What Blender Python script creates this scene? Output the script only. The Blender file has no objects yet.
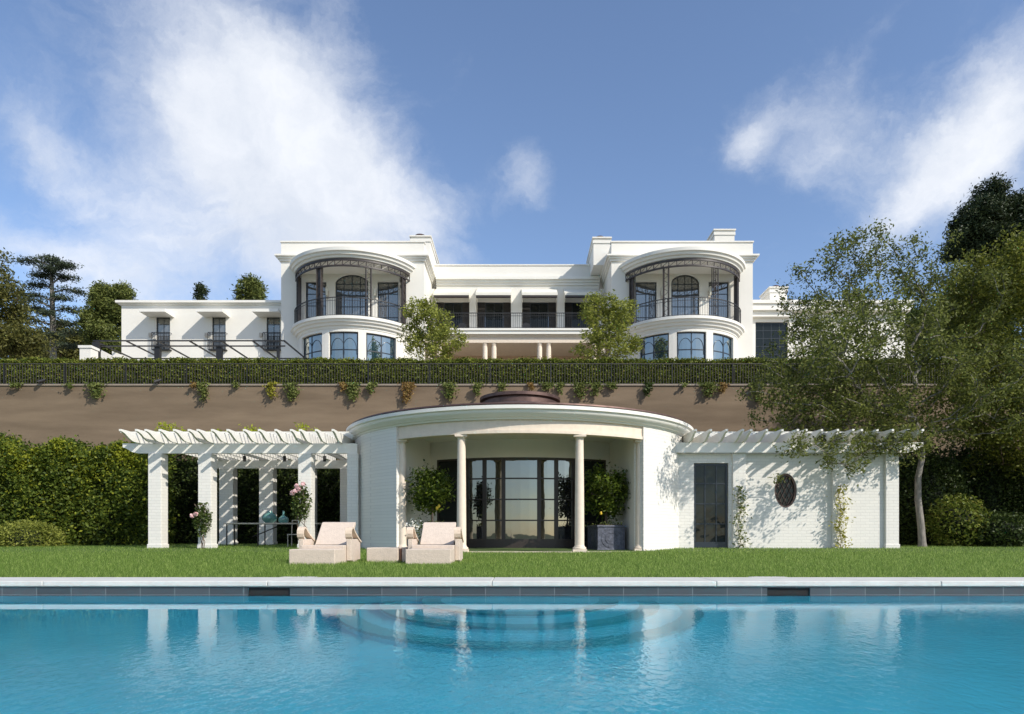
import bpy, math, random
import numpy as np
from mathutils import Vector, Matrix
random.seed(7); RNG = np.random.default_rng(11)
S = bpy.context.scene; COL = S.collection
PI = math.pi; R = math.radians
EYE = .632; F = 682.67
def PX(px, d): return (px-520.)*d/F
def PZ(py, d): return EYE+(536.-py)*d/F
def P3(px, py, d): return Vector((PX(px, d), d, PZ(py, d)))

# ------------------------------------------------------------------ camera
cam = bpy.data.cameras.new('camera'); co = bpy.data.objects.new('camera', cam); COL.objects.link(co)
co.location = (0, 0, EYE); co.rotation_euler = (R(90), 0, 0)
cam.lens = 24; cam.sensor_width = 36; cam.shift_x = -8/1024; cam.shift_y = 179/1024
cam.clip_start = .05; cam.clip_end = 5000; S.camera = co
# ------------------------------------------------------------------ render
S.view_settings.view_transform = 'Standard'; S.view_settings.look = 'None'
S.view_settings.gamma = 1; S.view_settings.use_curve_mapping = False
S.view_settings.exposure = 0.18
S.render.engine = 'CYCLES'; cy = S.cycles
cy.use_denoising = True; cy.max_bounces = 8; cy.transparent_max_bounces = 12
cy.diffuse_bounces = 5; cy.glossy_bounces = 4; cy.transmission_bounces = 6
cy.sample_clamp_indirect = 6; cy.blur_glossy = .5
# ------------------------------------------------------------------ sun + sky
SUN_EL, SUN_AZ = R(37), R(52)
sd = Vector((math.cos(SUN_EL)*math.sin(SUN_AZ), -math.cos(SUN_EL)*math.cos(SUN_AZ), math.sin(SUN_EL)))
sl = bpy.data.lights.new('sun', 'SUN'); sl.energy = 4.3; sl.angle = R(.53); sl.color = (1, .935, .83)
so = bpy.data.objects.new('sun', sl); COL.objects.link(so); so.rotation_euler = sd.to_track_quat('Z', 'Y').to_euler()
so.location = (20, -20, 40)
W = bpy.data.worlds.new('World'); S.world = W; W.use_nodes = True
nt = W.node_tree; nt.nodes.clear(); L = nt.links
def N(t, **k):
    n = nt.nodes.new(t)
    for a, b in k.items(): setattr(n, a, b)
    return n
def mth(op, a, b=None, clamp=False):
    n = N('ShaderNodeMath', operation=op); n.use_clamp = clamp
    for i, v in enumerate((a, b)):
        if v is None: continue
        if isinstance(v, (int, float)): n.inputs[i].default_value = v
        else: L.new(v, n.inputs[i])
    return n.outputs[0]
def vm(op, a, b, out=0):
    n = N('ShaderNodeVectorMath', operation=op)
    for i, v in enumerate((a, b)):
        if isinstance(v, (tuple, list, Vector)): n.inputs[i].default_value = tuple(v)
        else: L.new(v, n.inputs[i])
    return n.outputs[out]
sky = N('ShaderNodeTexSky', sky_type='NISHITA'); sky.sun_disc = False
sky.sun_elevation = SUN_EL; sky.sun_rotation = PI-SUN_AZ; sky.altitude = 200
sky.air_density = 1.0; sky.dust_density = .5; sky.ozone_density = 1.8
tc = N('ShaderNodeTexCoord'); D = tc.outputs['Generated']
def noise(vec, scale, detail=8, rough=.55, lac=2.0, dist=0.):
    n = N('ShaderNodeTexNoise'); n.inputs['Scale'].default_value = scale; n.inputs['Detail'].default_value = detail
    n.inputs['Roughness'].default_value = rough; n.inputs['Lacunarity'].default_value = lac; n.inputs['Distortion'].default_value = dist
    L.new(vec, n.inputs['Vector']); return n
wn = noise(D, 3.2, 8, .62)
warp = vm('SCALE', vm('SUBTRACT', wn.outputs['Color'], (.5, .5, .5)), (0, 0, 0)); 
warp.node.inputs['Scale'].default_value = .20
Dw = vm('ADD', D, warp)
def cdir(px, py): return Vector(((px-520)/F, 1, (536-py)/F)).normalized()
blobs = [  # px, py, rx, ry, angle, weight
 (225, 115, 115, 75, 20, 1.3), (320, 165, 130, 85, 42, 1.45), (235, 200, 100, 75, 10, .75), (390, 225, 90, 45, 30, .65), (250, 262, 230, 42, 3, .6), (340, 35, 80, 40, 60, .4), (250, 35, 90, 40, 20, .35),
 (60, 135, 130, 30, 34, .8), (75, 235, 120, 34, 24, .8), (130, 280, 120, 30, 5, .4), (20, 40, 60, 60, 0, .3), (528, 185, 34, 48, 0, .95),
 (805, 125, 80, 55, -50, .85), (738, 130, 26, 38, 0, .85), (985, 115, 150, 60, -48, 1.15), (925, 175, 140, 42, -36, .8), (860, 150, 60, 60, -50, .35), (1000, 225, 120, 35, -10, .5),
 (560, 40, 60, 20, -30, .25), (870, 20, 60, 16, -60, .3), (455, 60, 40, 22, 0, .3), (450, 225, 45, 34, 0, .5)]
tot = None
for (bx, by, rx, ry, an, w) in blobs:
    c = cdir(bx, by); ca, sa = math.cos(R(an)), math.sin(R(an))
    a = cdir(bx+rx*ca, by+rx*sa)-c; b = cdir(bx-ry*sa, by+ry*ca)-c
    d = vm('SUBTRACT', Dw, c)
    u = vm('DOT_PRODUCT', d, a/a.length_squared, 'Value'); v = vm('DOT_PRODUCT', d, b/b.length_squared, 'Value')
    r2 = mth('ADD', mth('MULTIPLY', u, u), mth('MULTIPLY', v, v))
    # third axis keeps the blob on its own side of the sky
    k = mth('MULTIPLY', mth('POWER', 2.718, mth('MULTIPLY', r2, -1.1)), mth('MULTIPLY', mth('GREATER_THAN', vm('DOT_PRODUCT', D, c, 'Value'), .3), w))
    tot = k if tot is None else mth('ADD', tot, k)
mp = N('ShaderNodeMapping'); mp.inputs['Rotation'].default_value = (0, R(38), 0); mp.inputs['Scale'].default_value = (1, 1, 2.2)
L.new(Dw, mp.inputs['Vector'])
n1 = noise(mp.outputs[0], 3.6, 14, .66, dist=.35); n2 = noise(Dw, 11, 12, .68, dist=.2)
nz = mth('ADD', mth('MULTIPLY', n1.outputs['Fac'], .68), mth('MULTIPLY', n2.outputs['Fac'], .32))
sepb = N('ShaderNodeSeparateXYZ'); L.new(D, sepb.inputs[0])   # unseen broken cloud added behind the viewer to whiten fill light on shaded walls
tot = mth('ADD', tot, mth('MULTIPLY', mth('MULTIPLY', sepb.outputs['Y'], -2.2, True), .62))
dens = mth('ADD', tot, mth('MULTIPLY', mth('SUBTRACT', nz, .5), 2.7))
sm = N('ShaderNodeMapRange', interpolation_type='SMOOTHSTEP'); L.new(dens, sm.inputs['Value'])
sm.inputs['From Min'].default_value = .18; sm.inputs['From Max'].default_value = 1.75
sep = N('ShaderNodeSeparateXYZ'); L.new(D, sep.inputs[0])
up = mth('MULTIPLY', sep.outputs['Z'], 12, True)
fac = mth('MULTIPLY', mth('MULTIPLY', sm.outputs[0], up), .93)
sc = N('ShaderNodeVectorMath', operation='SCALE'); sc.inputs['Scale'].default_value = 1.0
L.new(sky.outputs[0], sc.inputs[0])
tint = N('ShaderNodeVectorMath', operation='MULTIPLY'); tint.inputs[1].default_value = (1.0, 1.0, 1.05); L.new(sc.outputs[0], tint.inputs[0])
mx = N('ShaderNodeMix', data_type='RGBA'); L.new(fac, mx.inputs['Factor']); L.new(tint.outputs[0], mx.inputs['A'])
mx.inputs['B'].default_value = (4.75, 5.0, 5.55, 1)
cc = N('ShaderNodeMix', data_type='RGBA'); n3 = noise(Dw, 6.5, 9, .62); crr = N('ShaderNodeMapRange'); crr.inputs['From Min'].default_value = .36; crr.inputs['From Max'].default_value = .62; L.new(n3.outputs['Fac'], crr.inputs['Value']); L.new(crr.outputs[0], cc.inputs['Factor'])
cc.inputs['A'].default_value = (4.3, 4.6, 5.15, 1); cc.inputs['B'].default_value = (5.5, 5.65, 5.95, 1); L.new(cc.outputs['Result'], mx.inputs['B'])
bg = N('ShaderNodeBackground'); bg.inputs['Strength'].default_value = .158; L.new(mx.outputs['Result'], bg.inputs['Color'])
wo = N('ShaderNodeOutputWorld'); L.new(bg.outputs[0], wo.inputs[0])

# ------------------------------------------------------------------ materials
def mat(name, col, rough=.7, metal=0., spec=.5, var=.08, vscale=1.5, bump=0., bscale=40., build=None, stretch=None):
    m = bpy.data.materials.new(name); m.use_nodes = True; t = m.node_tree; b = t.nodes['Principled BSDF']
    b.inputs['Base Color'].default_value = (*col, 1); b.inputs['Roughness'].default_value = rough
    b.inputs['Metallic'].default_value = metal; b.inputs['Specular IOR Level'].default_value = spec
    g = t.nodes.new('ShaderNodeNewGeometry')
    vec = g.outputs['Position']
    if stretch:
        q = t.nodes.new('ShaderNodeVectorMath'); q.operation = 'MULTIPLY'; q.inputs[1].default_value = stretch
        t.links.new(vec, q.inputs[0]); vec = q.outputs[0]
    if var:
        n = t.nodes.new('ShaderNodeTexNoise'); n.inputs['Scale'].default_value = vscale; n.inputs['Detail'].default_value = 8; n.inputs['Roughness'].default_value = .62
        t.links.new(vec, n.inputs['Vector'])
        r = t.nodes.new('ShaderNodeMapRange'); r.inputs['From Min'].default_value = .3; r.inputs['From Max'].default_value = .7
        r.inputs['To Min'].default_value = 1-var; r.inputs['To Max'].default_value = 1+var
        t.links.new(n.outputs['Fac'], r.inputs['Value'])
        q = t.nodes.new('ShaderNodeVectorMath'); q.operation = 'SCALE'; q.inputs[0].default_value = col
        t.links.new(r.outputs[0], q.inputs['Scale']); t.links.new(q.outputs[0], b.inputs['Base Color'])
    if bump:
        n = t.nodes.new('ShaderNodeTexNoise'); n.inputs['Scale'].default_value = bscale; n.inputs['Detail'].default_value = 5
        t.links.new(vec, n.inputs['Vector'])
        k = t.nodes.new('ShaderNodeBump'); k.inputs['Strength'].default_value = bump; k.inputs['Distance'].default_value = .02
        t.links.new(n.outputs['Fac'], k.inputs['Height']); t.links.new(k.outputs[0], b.inputs['Normal'])
    if build: build(t, b, vec)
    return m
def leafmat(name, c1, c2, trans=.35, rough=.5, c3=None):
    m = bpy.data.materials.new(name); m.use_nodes = True; t = m.node_tree; b = t.nodes['Principled BSDF']
    g = t.nodes.new('ShaderNodeNewGeometry'); cr = t.nodes.new('ShaderNodeValToRGB')
    cr.color_ramp.elements[0].color = (*c1, 1); cr.color_ramp.elements[1].color = (*c2, 1)
    cr.color_ramp.elements[1].position = .85 if c3 else 1
    if c3: e = cr.color_ramp.elements.new(.97); e.color = (*c3, 1)
    t.links.new(g.outputs['Random Per Island'], cr.inputs[0]); t.links.new(cr.outputs[0], b.inputs['Base Color'])
    b.inputs['Roughness'].default_value = rough; b.inputs['Specular IOR Level'].default_value = .2
    tr = t.nodes.new('ShaderNodeBsdfTranslucent'); t.links.new(cr.outputs[0], tr.inputs['Color'])
    ms = t.nodes.new('ShaderNodeMixShader'); ms.inputs[0].default_value = trans
    t.links.new(b.outputs[0], ms.inputs[1]); t.links.new(tr.outputs[0], ms.inputs[2]); t.links.new(ms.outputs[0], t.nodes['Material Output'].inputs['Surface'])
    return m
def glassmat(name, col, refl, rough=.015, wob=.02, gc=1.0):
    m = bpy.data.materials.new(name); m.use_nodes = True; t = m.node_tree; b = t.nodes['Principled BSDF']
    b.inputs['Base Color'].default_value = (*col, 1); b.inputs['Roughness'].default_value = .6; b.inputs['Specular IOR Level'].default_value = 0
    g = t.nodes.new('ShaderNodeBsdfGlossy'); g.inputs['Roughness'].default_value = rough; g.inputs['Color'].default_value = (.97*gc, 1*gc, .93*gc, 1)
    n = t.nodes.new('ShaderNodeTexNoise'); n.inputs['Scale'].default_value = 1.3
    p = t.nodes.new('ShaderNodeNewGeometry'); t.links.new(p.outputs['Position'], n.inputs['Vector'])
    k = t.nodes.new('ShaderNodeBump'); k.inputs['Strength'].default_value = wob; k.inputs['Distance'].default_value = .2
    t.links.new(n.outputs['Fac'], k.inputs['Height']); t.links.new(k.outputs[0], g.inputs['Normal'])
    fr = t.nodes.new('ShaderNodeFresnel'); fr.inputs['IOR'].default_value = 1.5
    a = t.nodes.new('ShaderNodeMath'); a.operation = 'ADD'; a.use_clamp = True; a.inputs[1].default_value = refl
    t.links.new(fr.outputs[0], a.inputs[0])
    ms = t.nodes.new('ShaderNodeMixShader'); t.links.new(a.outputs[0], ms.inputs[0])
    t.links.new(b.outputs[0], ms.inputs[1]); t.links.new(g.outputs[0], ms.inputs[2]); t.links.new(ms.outputs[0], t.nodes['Material Output'].inputs['Surface'])
    return m
def brick_bump(t, b, vec):
    sp = t.nodes.new('ShaderNodeSeparateXYZ'); t.links.new(vec, sp.inputs[0])
    ad = t.nodes.new('ShaderNodeMath'); ad.operation = 'ADD'; t.links.new(sp.outputs[0], ad.inputs[0]); t.links.new(sp.outputs[1], ad.inputs[1])
    cb = t.nodes.new('ShaderNodeCombineXYZ'); t.links.new(ad.outputs[0], cb.inputs[0]); t.links.new(sp.outputs[2], cb.inputs[1])
    br = t.nodes.new('ShaderNodeTexBrick'); br.inputs['Scale'].default_value = 1; br.inputs['Brick Width'].default_value = .30
    br.inputs['Row Height'].default_value = .10; br.inputs['Mortar Size'].default_value = .009; br.inputs['Mortar Smooth'].default_value = .6
    br.inputs['Color1'].default_value = (.74, .715, .665, 1); br.inputs['Color2'].default_value = (.70, .68, .635, 1); br.inputs['Mortar'].default_value = (.62, .60, .56, 1)
    t.links.new(cb.outputs[0], br.inputs['Vector']); t.links.new(br.outputs['Color'], b.inputs['Base Color'])
    n = t.nodes.new('ShaderNodeTexNoise'); n.inputs['Scale'].default_value = 18; n.inputs['Detail'].default_value = 5; t.links.new(vec, n.inputs['Vector'])
    s = t.nodes.new('ShaderNodeMath'); s.operation = 'MULTIPLY_ADD'; s.inputs[1].default_value = -1
    t.links.new(br.outputs['Fac'], s.inputs[0]); t.links.new(n.outputs['Fac'], s.inputs[2])
    k = t.nodes.new('ShaderNodeBump'); k.inputs['Strength'].default_value = .35; k.inputs['Distance'].default_value = .010
    t.links.new(s.outputs[0], k.inputs['Height']); t.links.new(k.outputs[0], b.inputs['Normal'])
def wall_streaks(t, b, vec):
    n = t.nodes.new('ShaderNodeTexNoise'); n.inputs['Scale'].default_value = .5; n.inputs['Detail'].default_value = 9; n.inputs['Roughness'].default_value = .65
    q = t.nodes.new('ShaderNodeVectorMath'); q.operation = 'MULTIPLY'; q.inputs[1].default_value = (.35, .35, 2.6); t.links.new(vec, q.inputs[0]); t.links.new(q.outputs[0], n.inputs['Vector'])
    c = t.nodes.new('ShaderNodeValToRGB'); c.color_ramp.elements[0].position = .3; c.color_ramp.elements[1].position = .72
    c.color_ramp.elements[0].color = (.135, .096, .061, 1); c.color_ramp.elements[1].color = (.240, .176, .115, 1)
    t.links.new(n.outputs['Fac'], c.inputs[0]); t.links.new(c.outputs[0], b.inputs['Base Color'])
M = {}
M['stucco'] = mat('white_stucco', (.74, .715, .655), .85, var=.035, vscale=.8, bump=.12, bscale=30)
M['trim'] = mat('white_trim_paint', (.75, .73, .675), .6, var=.03, vscale=2)
M['brick'] = mat('painted_white_brick', (.80, .78, .73), .75, var=0, build=brick_bump)
M['limestone'] = mat('cream_limestone', (.70, .60, .49), .75, var=.07, vscale=6, bump=.1, bscale=50)
M['peach'] = mat('peach_stucco', (.60, .45, .33), .85, var=.05)
M['retain'] = mat('brown_stucco', (.23, .165, .115), .9, var=0, bump=.15, bscale=12, build=wall_streaks)
M['capstone'] = mat('taupe_cap', (.27, .22, .17), .8, var=.1, vscale=3)
M['black'] = mat('black_metal', (.014, .013, .013), .45, var=0)
M['fence_metal'] = mat('weathered_black_metal', (.055, .05, .045), .6, var=.1)
M['brown_metal'] = mat('brown_bronze', (.10, .058, .045), .5, var=.15)
M['bronze'] = mat('dark_bronze', (.035, .026, .022), .4, var=0)
M['navy'] = mat('navy_window_metal', (.018, .026, .036), .4, var=0)
M['copper'] = mat('aged_copper', (.125, .078, .066), .5, metal=.6, var=.3, vscale=4)
M['gray_roof'] = mat('roof_lead', (.25, .25, .24), .7, var=.1)
M['travertine'] = mat('pinkish_travertine', (.58, .485, .40), .85, var=.08, vscale=16, bump=.4, bscale=45)
M['wicker'] = mat('pale_band', (.66, .53, .41), .7, var=.1, vscale=25, bump=.3, bscale=120)
M['coping'] = mat('limestone_coping', (.56, .55, .51), .8, var=.10, vscale=5, bump=.15, bscale=60)
M['cushionfab'] = mat('terracotta_strap', (.45, .22, .13), .8)
M['bark'] = mat('grey_bark', (.20, .182, .16), .9, var=.45, vscale=14, bump=.6, bscale=30, stretch=(1, 1, .3))
M['bark_dark'] = mat('brown_bark', (.14, .10, .075), .9, var=.3, vscale=10, bump=.5, bscale=30)
M['lead'] = mat('lead_planter', (.085, .092, .12), .5, metal=.5, var=.45, vscale=9, bump=.4, bscale=18)
M['shutter'] = mat('charcoal_shutter', (.03, .027, .026), .6, var=.1)
M['curtain'] = mat('cream_curtain', (.55, .52, .46), .9, var=.2, vscale=12, stretch=(3, 3, .05))
M['awning'] = mat('off_white_canvas', (.70, .68, .60), .85, var=.05)
M['dark'] = mat('dark_interior', (.012, .012, .012), .9, var=0)
M['soil'] = mat('soil', (.05, .035, .022), .95, var=.3, vscale=10)
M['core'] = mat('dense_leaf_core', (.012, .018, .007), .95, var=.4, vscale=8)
M['wood'] = mat('weathered_wood', (.5, .45, .38), .8, var=.2, vscale=8)
M['lemon'] = mat('lemon_skin', (.75, .50, .04), .45, var=.05)
M['pink'] = mat('pink_petal', (.70, .45, .46), .6, var=.25, vscale=30)
M['white_petal'] = mat('white_petal', (.8, .78, .7), .6)
M['lampglass'] = mat('frosted_glass', (.65, .62, .52), .3)
M['pane_low'] = glassmat('bay_window_glass', (.02, .05, .07), .27)
M['pane_up'] = glassmat('upper_door_glass', (.10, .10, .10), .17)
M['pane_door'] = glassmat('pool_house_glass', (.02, .02, .022), .17, wob=.015)
M['pane_dark'] = glassmat('dark_glass', (.013, .017, .018), .0, wob=.08, gc=.55)
M['vase'] = mat('blue_green_glass', (.10, .24, .22), .12, var=.1, spec=.8)
M['leaf_hedge'] = leafmat('hedge_leaf', (.035, .060, .010), (.23, .27, .04), .3, c3=(.27, .23, .06))
M['leaf_lefthedge'] = leafmat('tall_hedge_leaf', (.030, .058, .010), (.15, .195, .028), .35, c3=(.28, .30, .03))
M['leaf_newgrowth'] = leafmat('new_growth_leaf', (.16, .20, .015), (.45, .47, .05), .45)
M['leaf_olive'] = leafmat('terrace_tree_leaf', (.12, .15, .025), (.40, .42, .09), .45)
M['leaf_tree'] = leafmat('elm_leaf', (.055, .072, .018), (.24, .265, .065), .45)
M['leaf_right'] = leafmat('olive_green_leaf', (.065, .085, .012), (.24, .25, .04), .42)
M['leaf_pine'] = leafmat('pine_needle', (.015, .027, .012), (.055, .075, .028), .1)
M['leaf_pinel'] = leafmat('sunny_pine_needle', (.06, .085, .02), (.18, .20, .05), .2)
M['leaf_cedar'] = leafmat('cedar_needle', (.022, .035, .022), (.075, .095, .05), .15)
M['leaf_oak'] = leafmat('brownish_leaf', (.06, .07, .018), (.19, .18, .05), .35)
M['leaf_citrus'] = leafmat('citrus_leaf', (.025, .05, .008), (.12, .16, .02), .3, .35)
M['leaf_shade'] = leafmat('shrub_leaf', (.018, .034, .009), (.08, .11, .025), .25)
M['leaf_vine'] = leafmat('vine_leaf', (.09, .13, .03), (.27, .29, .09), .4)
M['leaf_gold'] = leafmat('golden_vine_leaf', (.22, .22, .03), (.48, .44, .07), .4)
M['leaf_autumn'] = leafmat('autumn_vine_leaf', (.25, .14, .05), (.38, .28, .10), .4)
M['leaf_shoot'] = leafmat('bright_shoot_leaf', (.25, .30, .02), (.45, .48, .04), .45)
M['leaf_rose'] = leafmat('rose_leaf', (.03, .055, .012), (.13, .17, .04), .35)
M['grass'] = leafmat('grass_blade', (.050, .115, .020), (.30, .43, .085), .45, .6, c3=(.58, .66, .22))
M['lawnbase'] = mat('lawn_soil', (.06, .10, .02), .95, var=.3, vscale=2)
M['ground'] = mat('dry_ground', (.10, .11, .05), .95, var=.3, vscale=.3)
M['terrace'] = mat('terrace_paving', (.34, .31, .26), .9, var=.1)
def tile_nodes(t, b, vec):
    sp = t.nodes.new('ShaderNodeSeparateXYZ'); t.links.new(vec, sp.inputs[0])
    cb = t.nodes.new('ShaderNodeCombineXYZ'); t.links.new(sp.outputs[0], cb.inputs[0]); t.links.new(sp.outputs[2], cb.inputs[1])
    br = t.nodes.new('ShaderNodeTexBrick'); br.offset = 0; br.inputs['Scale'].default_value = 1; br.inputs['Brick Width'].default_value = .37; br.inputs['Row Height'].default_value = .6
    br.inputs['Mortar Size'].default_value = .0035; br.inputs['Color1'].default_value = (.040, .048, .055, 1); br.inputs['Color2'].default_value = (.065, .072, .080, 1)
    br.inputs['Mortar'].default_value = (.20, .205, .21, 1); br.inputs['Bias'].default_value = -.1
    t.links.new(cb.outputs[0], br.inputs['Vector']); t.links.new(br.outputs['Color'], b.inputs['Base Color'])
M['tile'] = mat('slate_tile', (.1, .12, .14), .35, var=0, build=tile_nodes)
M['steptile'] = mat('step_edge_tile', (.10, .47, .54), .5, var=.1)
M['plaster'] = mat('pool_plaster', (.22, .72, .84), .8, var=.07, vscale=2.5)
def watermat():
    m = bpy.data.materials.new('pool_water'); m.use_nodes = True; t = m.node_tree; t.nodes.remove(t.nodes['Principled BSDF'])
    out = t.nodes['Material Output']
    g = t.nodes.new('ShaderNodeNewGeometry')
    def nz(scale, det, st):
        q = t.nodes.new('ShaderNodeVectorMath'); q.operation = 'MULTIPLY'; q.inputs[1].default_value = st; t.links.new(g.outputs['Position'], q.inputs[0])
        n = t.nodes.new('ShaderNodeTexNoise'); n.inputs['Scale'].default_value = scale; n.inputs['Detail'].default_value = det; n.inputs['Roughness'].default_value = .45
        n.inputs['Distortion'].default_value = .6
        t.links.new(q.outputs[0], n.inputs['Vector']); return n.outputs['Fac']
    a = nz(26, 2.5, (1, .55, 1)); c = nz(7, 2, (1, .6, 1))
    s = t.nodes.new('ShaderNodeMath'); s.operation = 'MULTIPLY_ADD'; s.inputs[1].default_value = .5
    t.links.new(c, s.inputs[0]); t.links.new(a, s.inputs[2])
    # livelier water to the right and near, calmer at the far left
    sp = t.nodes.new('ShaderNodeSeparateXYZ'); t.links.new(g.outputs['Position'], sp.inputs[0])
    f = t.nodes.new('ShaderNodeMath'); f.operation = 'MULTIPLY_ADD'; f.inputs[1].default_value = -1.6; t.links.new(sp.outputs[1], f.inputs[0])
    fx = t.nodes.new('ShaderNodeMath'); fx.operation = 'MULTIPLY'; fx.inputs[1].default_value = .45; t.links.new(sp.outputs[0], fx.inputs[0]); t.links.new(fx.outputs[0], f.inputs[2])
    mr = t.nodes.new('ShaderNodeMapRange'); mr.inputs['From Min'].default_value = -10; mr.inputs['From Max'].default_value = -3.2; mr.inputs['To Min'].default_value = .04; mr.inputs['To Max'].default_value = 1.5
    t.links.new(f.outputs[0], mr.inputs['Value'])
    s2 = t.nodes.new('ShaderNodeMath'); s2.operation = 'MULTIPLY'; t.links.new(s.outputs[0], s2.inputs[0]); t.links.new(mr.outputs[0], s2.inputs[1])
    k = t.nodes.new('ShaderNodeBump'); k.inputs['Strength'].default_value = 1; k.inputs['Distance'].default_value = .0024
    t.links.new(s2.outputs[0], k.inputs['Height'])
    fr = t.nodes.new('ShaderNodeFresnel'); fr.inputs['IOR'].default_value = 1.333; t.links.new(k.outputs[0], fr.inputs['Normal'])
    rf = t.nodes.new('ShaderNodeBsdfRefraction'); rf.inputs['IOR'].default_value = 1.333; rf.inputs['Roughness'].default_value = 0; rf.inputs['Color'].default_value = (.66, .95, 1, 1)
    gl = t.nodes.new('ShaderNodeBsdfGlossy'); gl.inputs['Roughness'].default_value = .01
    t.links.new(k.outputs[0], rf.inputs['Normal']); t.links.new(k.outputs[0], gl.inputs['Normal'])
    ms = t.nodes.new('ShaderNodeMixShader'); t.links.new(fr.outputs[0], ms.inputs[0]); t.links.new(rf.outputs[0], ms.inputs[1]); t.links.new(gl.outputs[0], ms.inputs[2])
    t.links.new(ms.outputs[0], out.inputs['Surface']); return m
M['water'] = watermat()

# ------------------------------------------------------------------ helpers
WORLD = {}
def adopt(o, parent):
    o.parent = parent
    o.matrix_parent_inverse = Matrix.Translation(-WORLD.get(parent.name, Vector((0, 0, 0))))
def tag(o, label=None, cat=None, group=None, kind=None):
    for k, v in (('label', label), ('category', cat), ('group', group), ('kind', kind)):
        if v: o[k] = v
    return o
def thing(name, label, cat, loc=(0, 0, 0), group=None):
    o = bpy.data.objects.new(name, None); COL.objects.link(o); o.location = loc; WORLD[o.name] = Vector(loc)
    o.empty_display_size = .2
    return tag(o, label, cat, group)
def mkmesh(name, V, Fc, m, parent=None, smooth=False):
    V = np.asarray(V, dtype=float).reshape(-1, 3)
    off = Vector((0, 0, 0))
    if parent is None:
        off = Vector(((V[:, 0].min()+V[:, 0].max())/2, (V[:, 1].min()+V[:, 1].max())/2, V[:, 2].min())); V = V-np.array(off)
    me = bpy.data.meshes.new(name)
    if isinstance(Fc, np.ndarray):
        k = Fc.shape[1]; n = len(Fc)
        me.vertices.add(len(V)); me.vertices.foreach_set('co', V.ravel())
        me.loops.add(n*k); me.loops.foreach_set('vertex_index', Fc.ravel().astype(np.int32))
        me.polygons.add(n); me.polygons.foreach_set('loop_start', np.arange(0, n*k, k, dtype=np.int32)); me.polygons.foreach_set('loop_total', np.full(n, k, dtype=np.int32))
        me.update(calc_edges=True)
    else:
        me.from_pydata(V.tolist(), [], Fc)
    me.materials.append(m if not isinstance(m, str) else M[m])
    if smooth:
        me.shade_smooth()
        try: me.set_sharp_from_angle(angle=R(38))
        except Exception: pass
    o = bpy.data.objects.new(name, me); COL.objects.link(o); o.location = off; WORLD[o.name] = off
    if parent is not None: adopt(o, parent); WORLD[o.name] = Vector((0, 0, 0))
    return o
def copy_tree(o, parent=None, loc=None, rz=None):
    c = o.copy(); COL.objects.link(c); WORLD[c.name] = WORLD.get(o.name, Vector((0, 0, 0)))
    if parent is not None: c.parent = parent
    if loc is not None: c.location = loc
    if rz is not None: c.rotation_euler[2] = rz
    for ch in list(o.children): copy_tree(ch, c)
    return c
def flat(Y): return lambda u, d, z: (u, Y+d, z)
def arc(cx, cyy, RR): return lambda a, d, z: (cx+(RR-d)*math.sin(a), cyy-(RR-d)*math.cos(a), z)
def side(X, s=1): return lambda u, d, z: (X+s*d, u, z)
class MB:
    def __init__(s): s.v = []; s.f = []
    def add(s, vs, fs):
        b = len(s.v); s.v += [tuple(p) for p in vs]; s.f += [tuple(b+i for i in q) for q in fs]; return s
    def box(s, x0, x1, y0, y1, z0, z1, mp=None, n=1):
        if mp is None: mp = lambda a, b, c: (a, b, c)
        vs = []
        for i in range(n+1):
            u = x0+(x1-x0)*i/n
            vs += [mp(u, y0, z0), mp(u, y1, z0), mp(u, y1, z1), mp(u, y0, z1)]
        fs = [(0, 3, 2, 1), (4*n, 4*n+1, 4*n+2, 4*n+3)]
        for i in range(n):
            a = 4*i; b = a+4
            fs += [(a+0, a+1, b+1, b+0), (a+1, a+2, b+2, b+1), (a+2, a+3, b+3, b+2), (a+3, a+0, b+0, b+3)]
        fs = [tuple(reversed(q)) for q in fs]
        return s.add(vs, fs)
    def tube(s, p0, p1, r0, r1=None, n=8, caps=True):
        r1 = r0 if r1 is None else r1; p0 = Vector(p0); p1 = Vector(p1); d = (p1-p0).normalized()
        a = d.orthogonal().normalized(); b = d.cross(a); vs = []
        for p, r in ((p0, r0), (p1, r1)):
            for i in range(n): t = 2*PI*i/n; vs.append(p+a*math.cos(t)*r+b*math.sin(t)*r)
        fs = [(i, (i+1) % n, n+(i+1) % n, n+i) for i in range(n)]
        if caps: fs += [tuple(reversed(range(n))), tuple(range(n, 2*n))]
        return s.add(vs, fs)
    def lathe(s, prof, cx, cyy, a0=0, a1=2*PI, n=32, closed=False):
        full = abs(a1-a0-2*PI) < 1e-6; k = n if full else n+1; m = len(prof); vs = []
        for i in range(k):
            a = a0+(a1-a0)*i/n
            vs += [(cx+r*math.sin(a), cyy-r*math.cos(a), z) for r, z in prof]
        fs = []
        for i in range(n):
            j = (i+1) % k
            for q in range(m if closed else m-1):
                p = (q+1) % m; fs.append((i*m+q, j*m+q, j*m+p, i*m+p))
        if not full and closed: fs += [tuple(range(m)), tuple((k-1)*m+q for q in reversed(range(m)))]
        return s.add(vs, fs)
    def prism(s, poly, mp, d0, d1):
        n = len(poly); vs = [mp(u, d0, z) for u, z in poly]+[mp(u, d1, z) for u, z in poly]
        fs = [tuple(range(n)), tuple(reversed(range(n, 2*n)))]+[(i, n+i, n+(i+1) % n, (i+1) % n) for i in range(n)]
        return s.add(vs, fs)
    def build(s, name, m, parent=None, smooth=False, bev=0):
        o = mkmesh(name, s.v, s.f, m, parent, smooth)
        bm_fix(o)
        if bev:
            k = o.modifiers.new('soft_edge', 'BEVEL'); k.width = bev; k.segments = 2; k.limit_method = 'ANGLE'; k.angle_limit = R(50)
        return o
import bmesh
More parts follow.
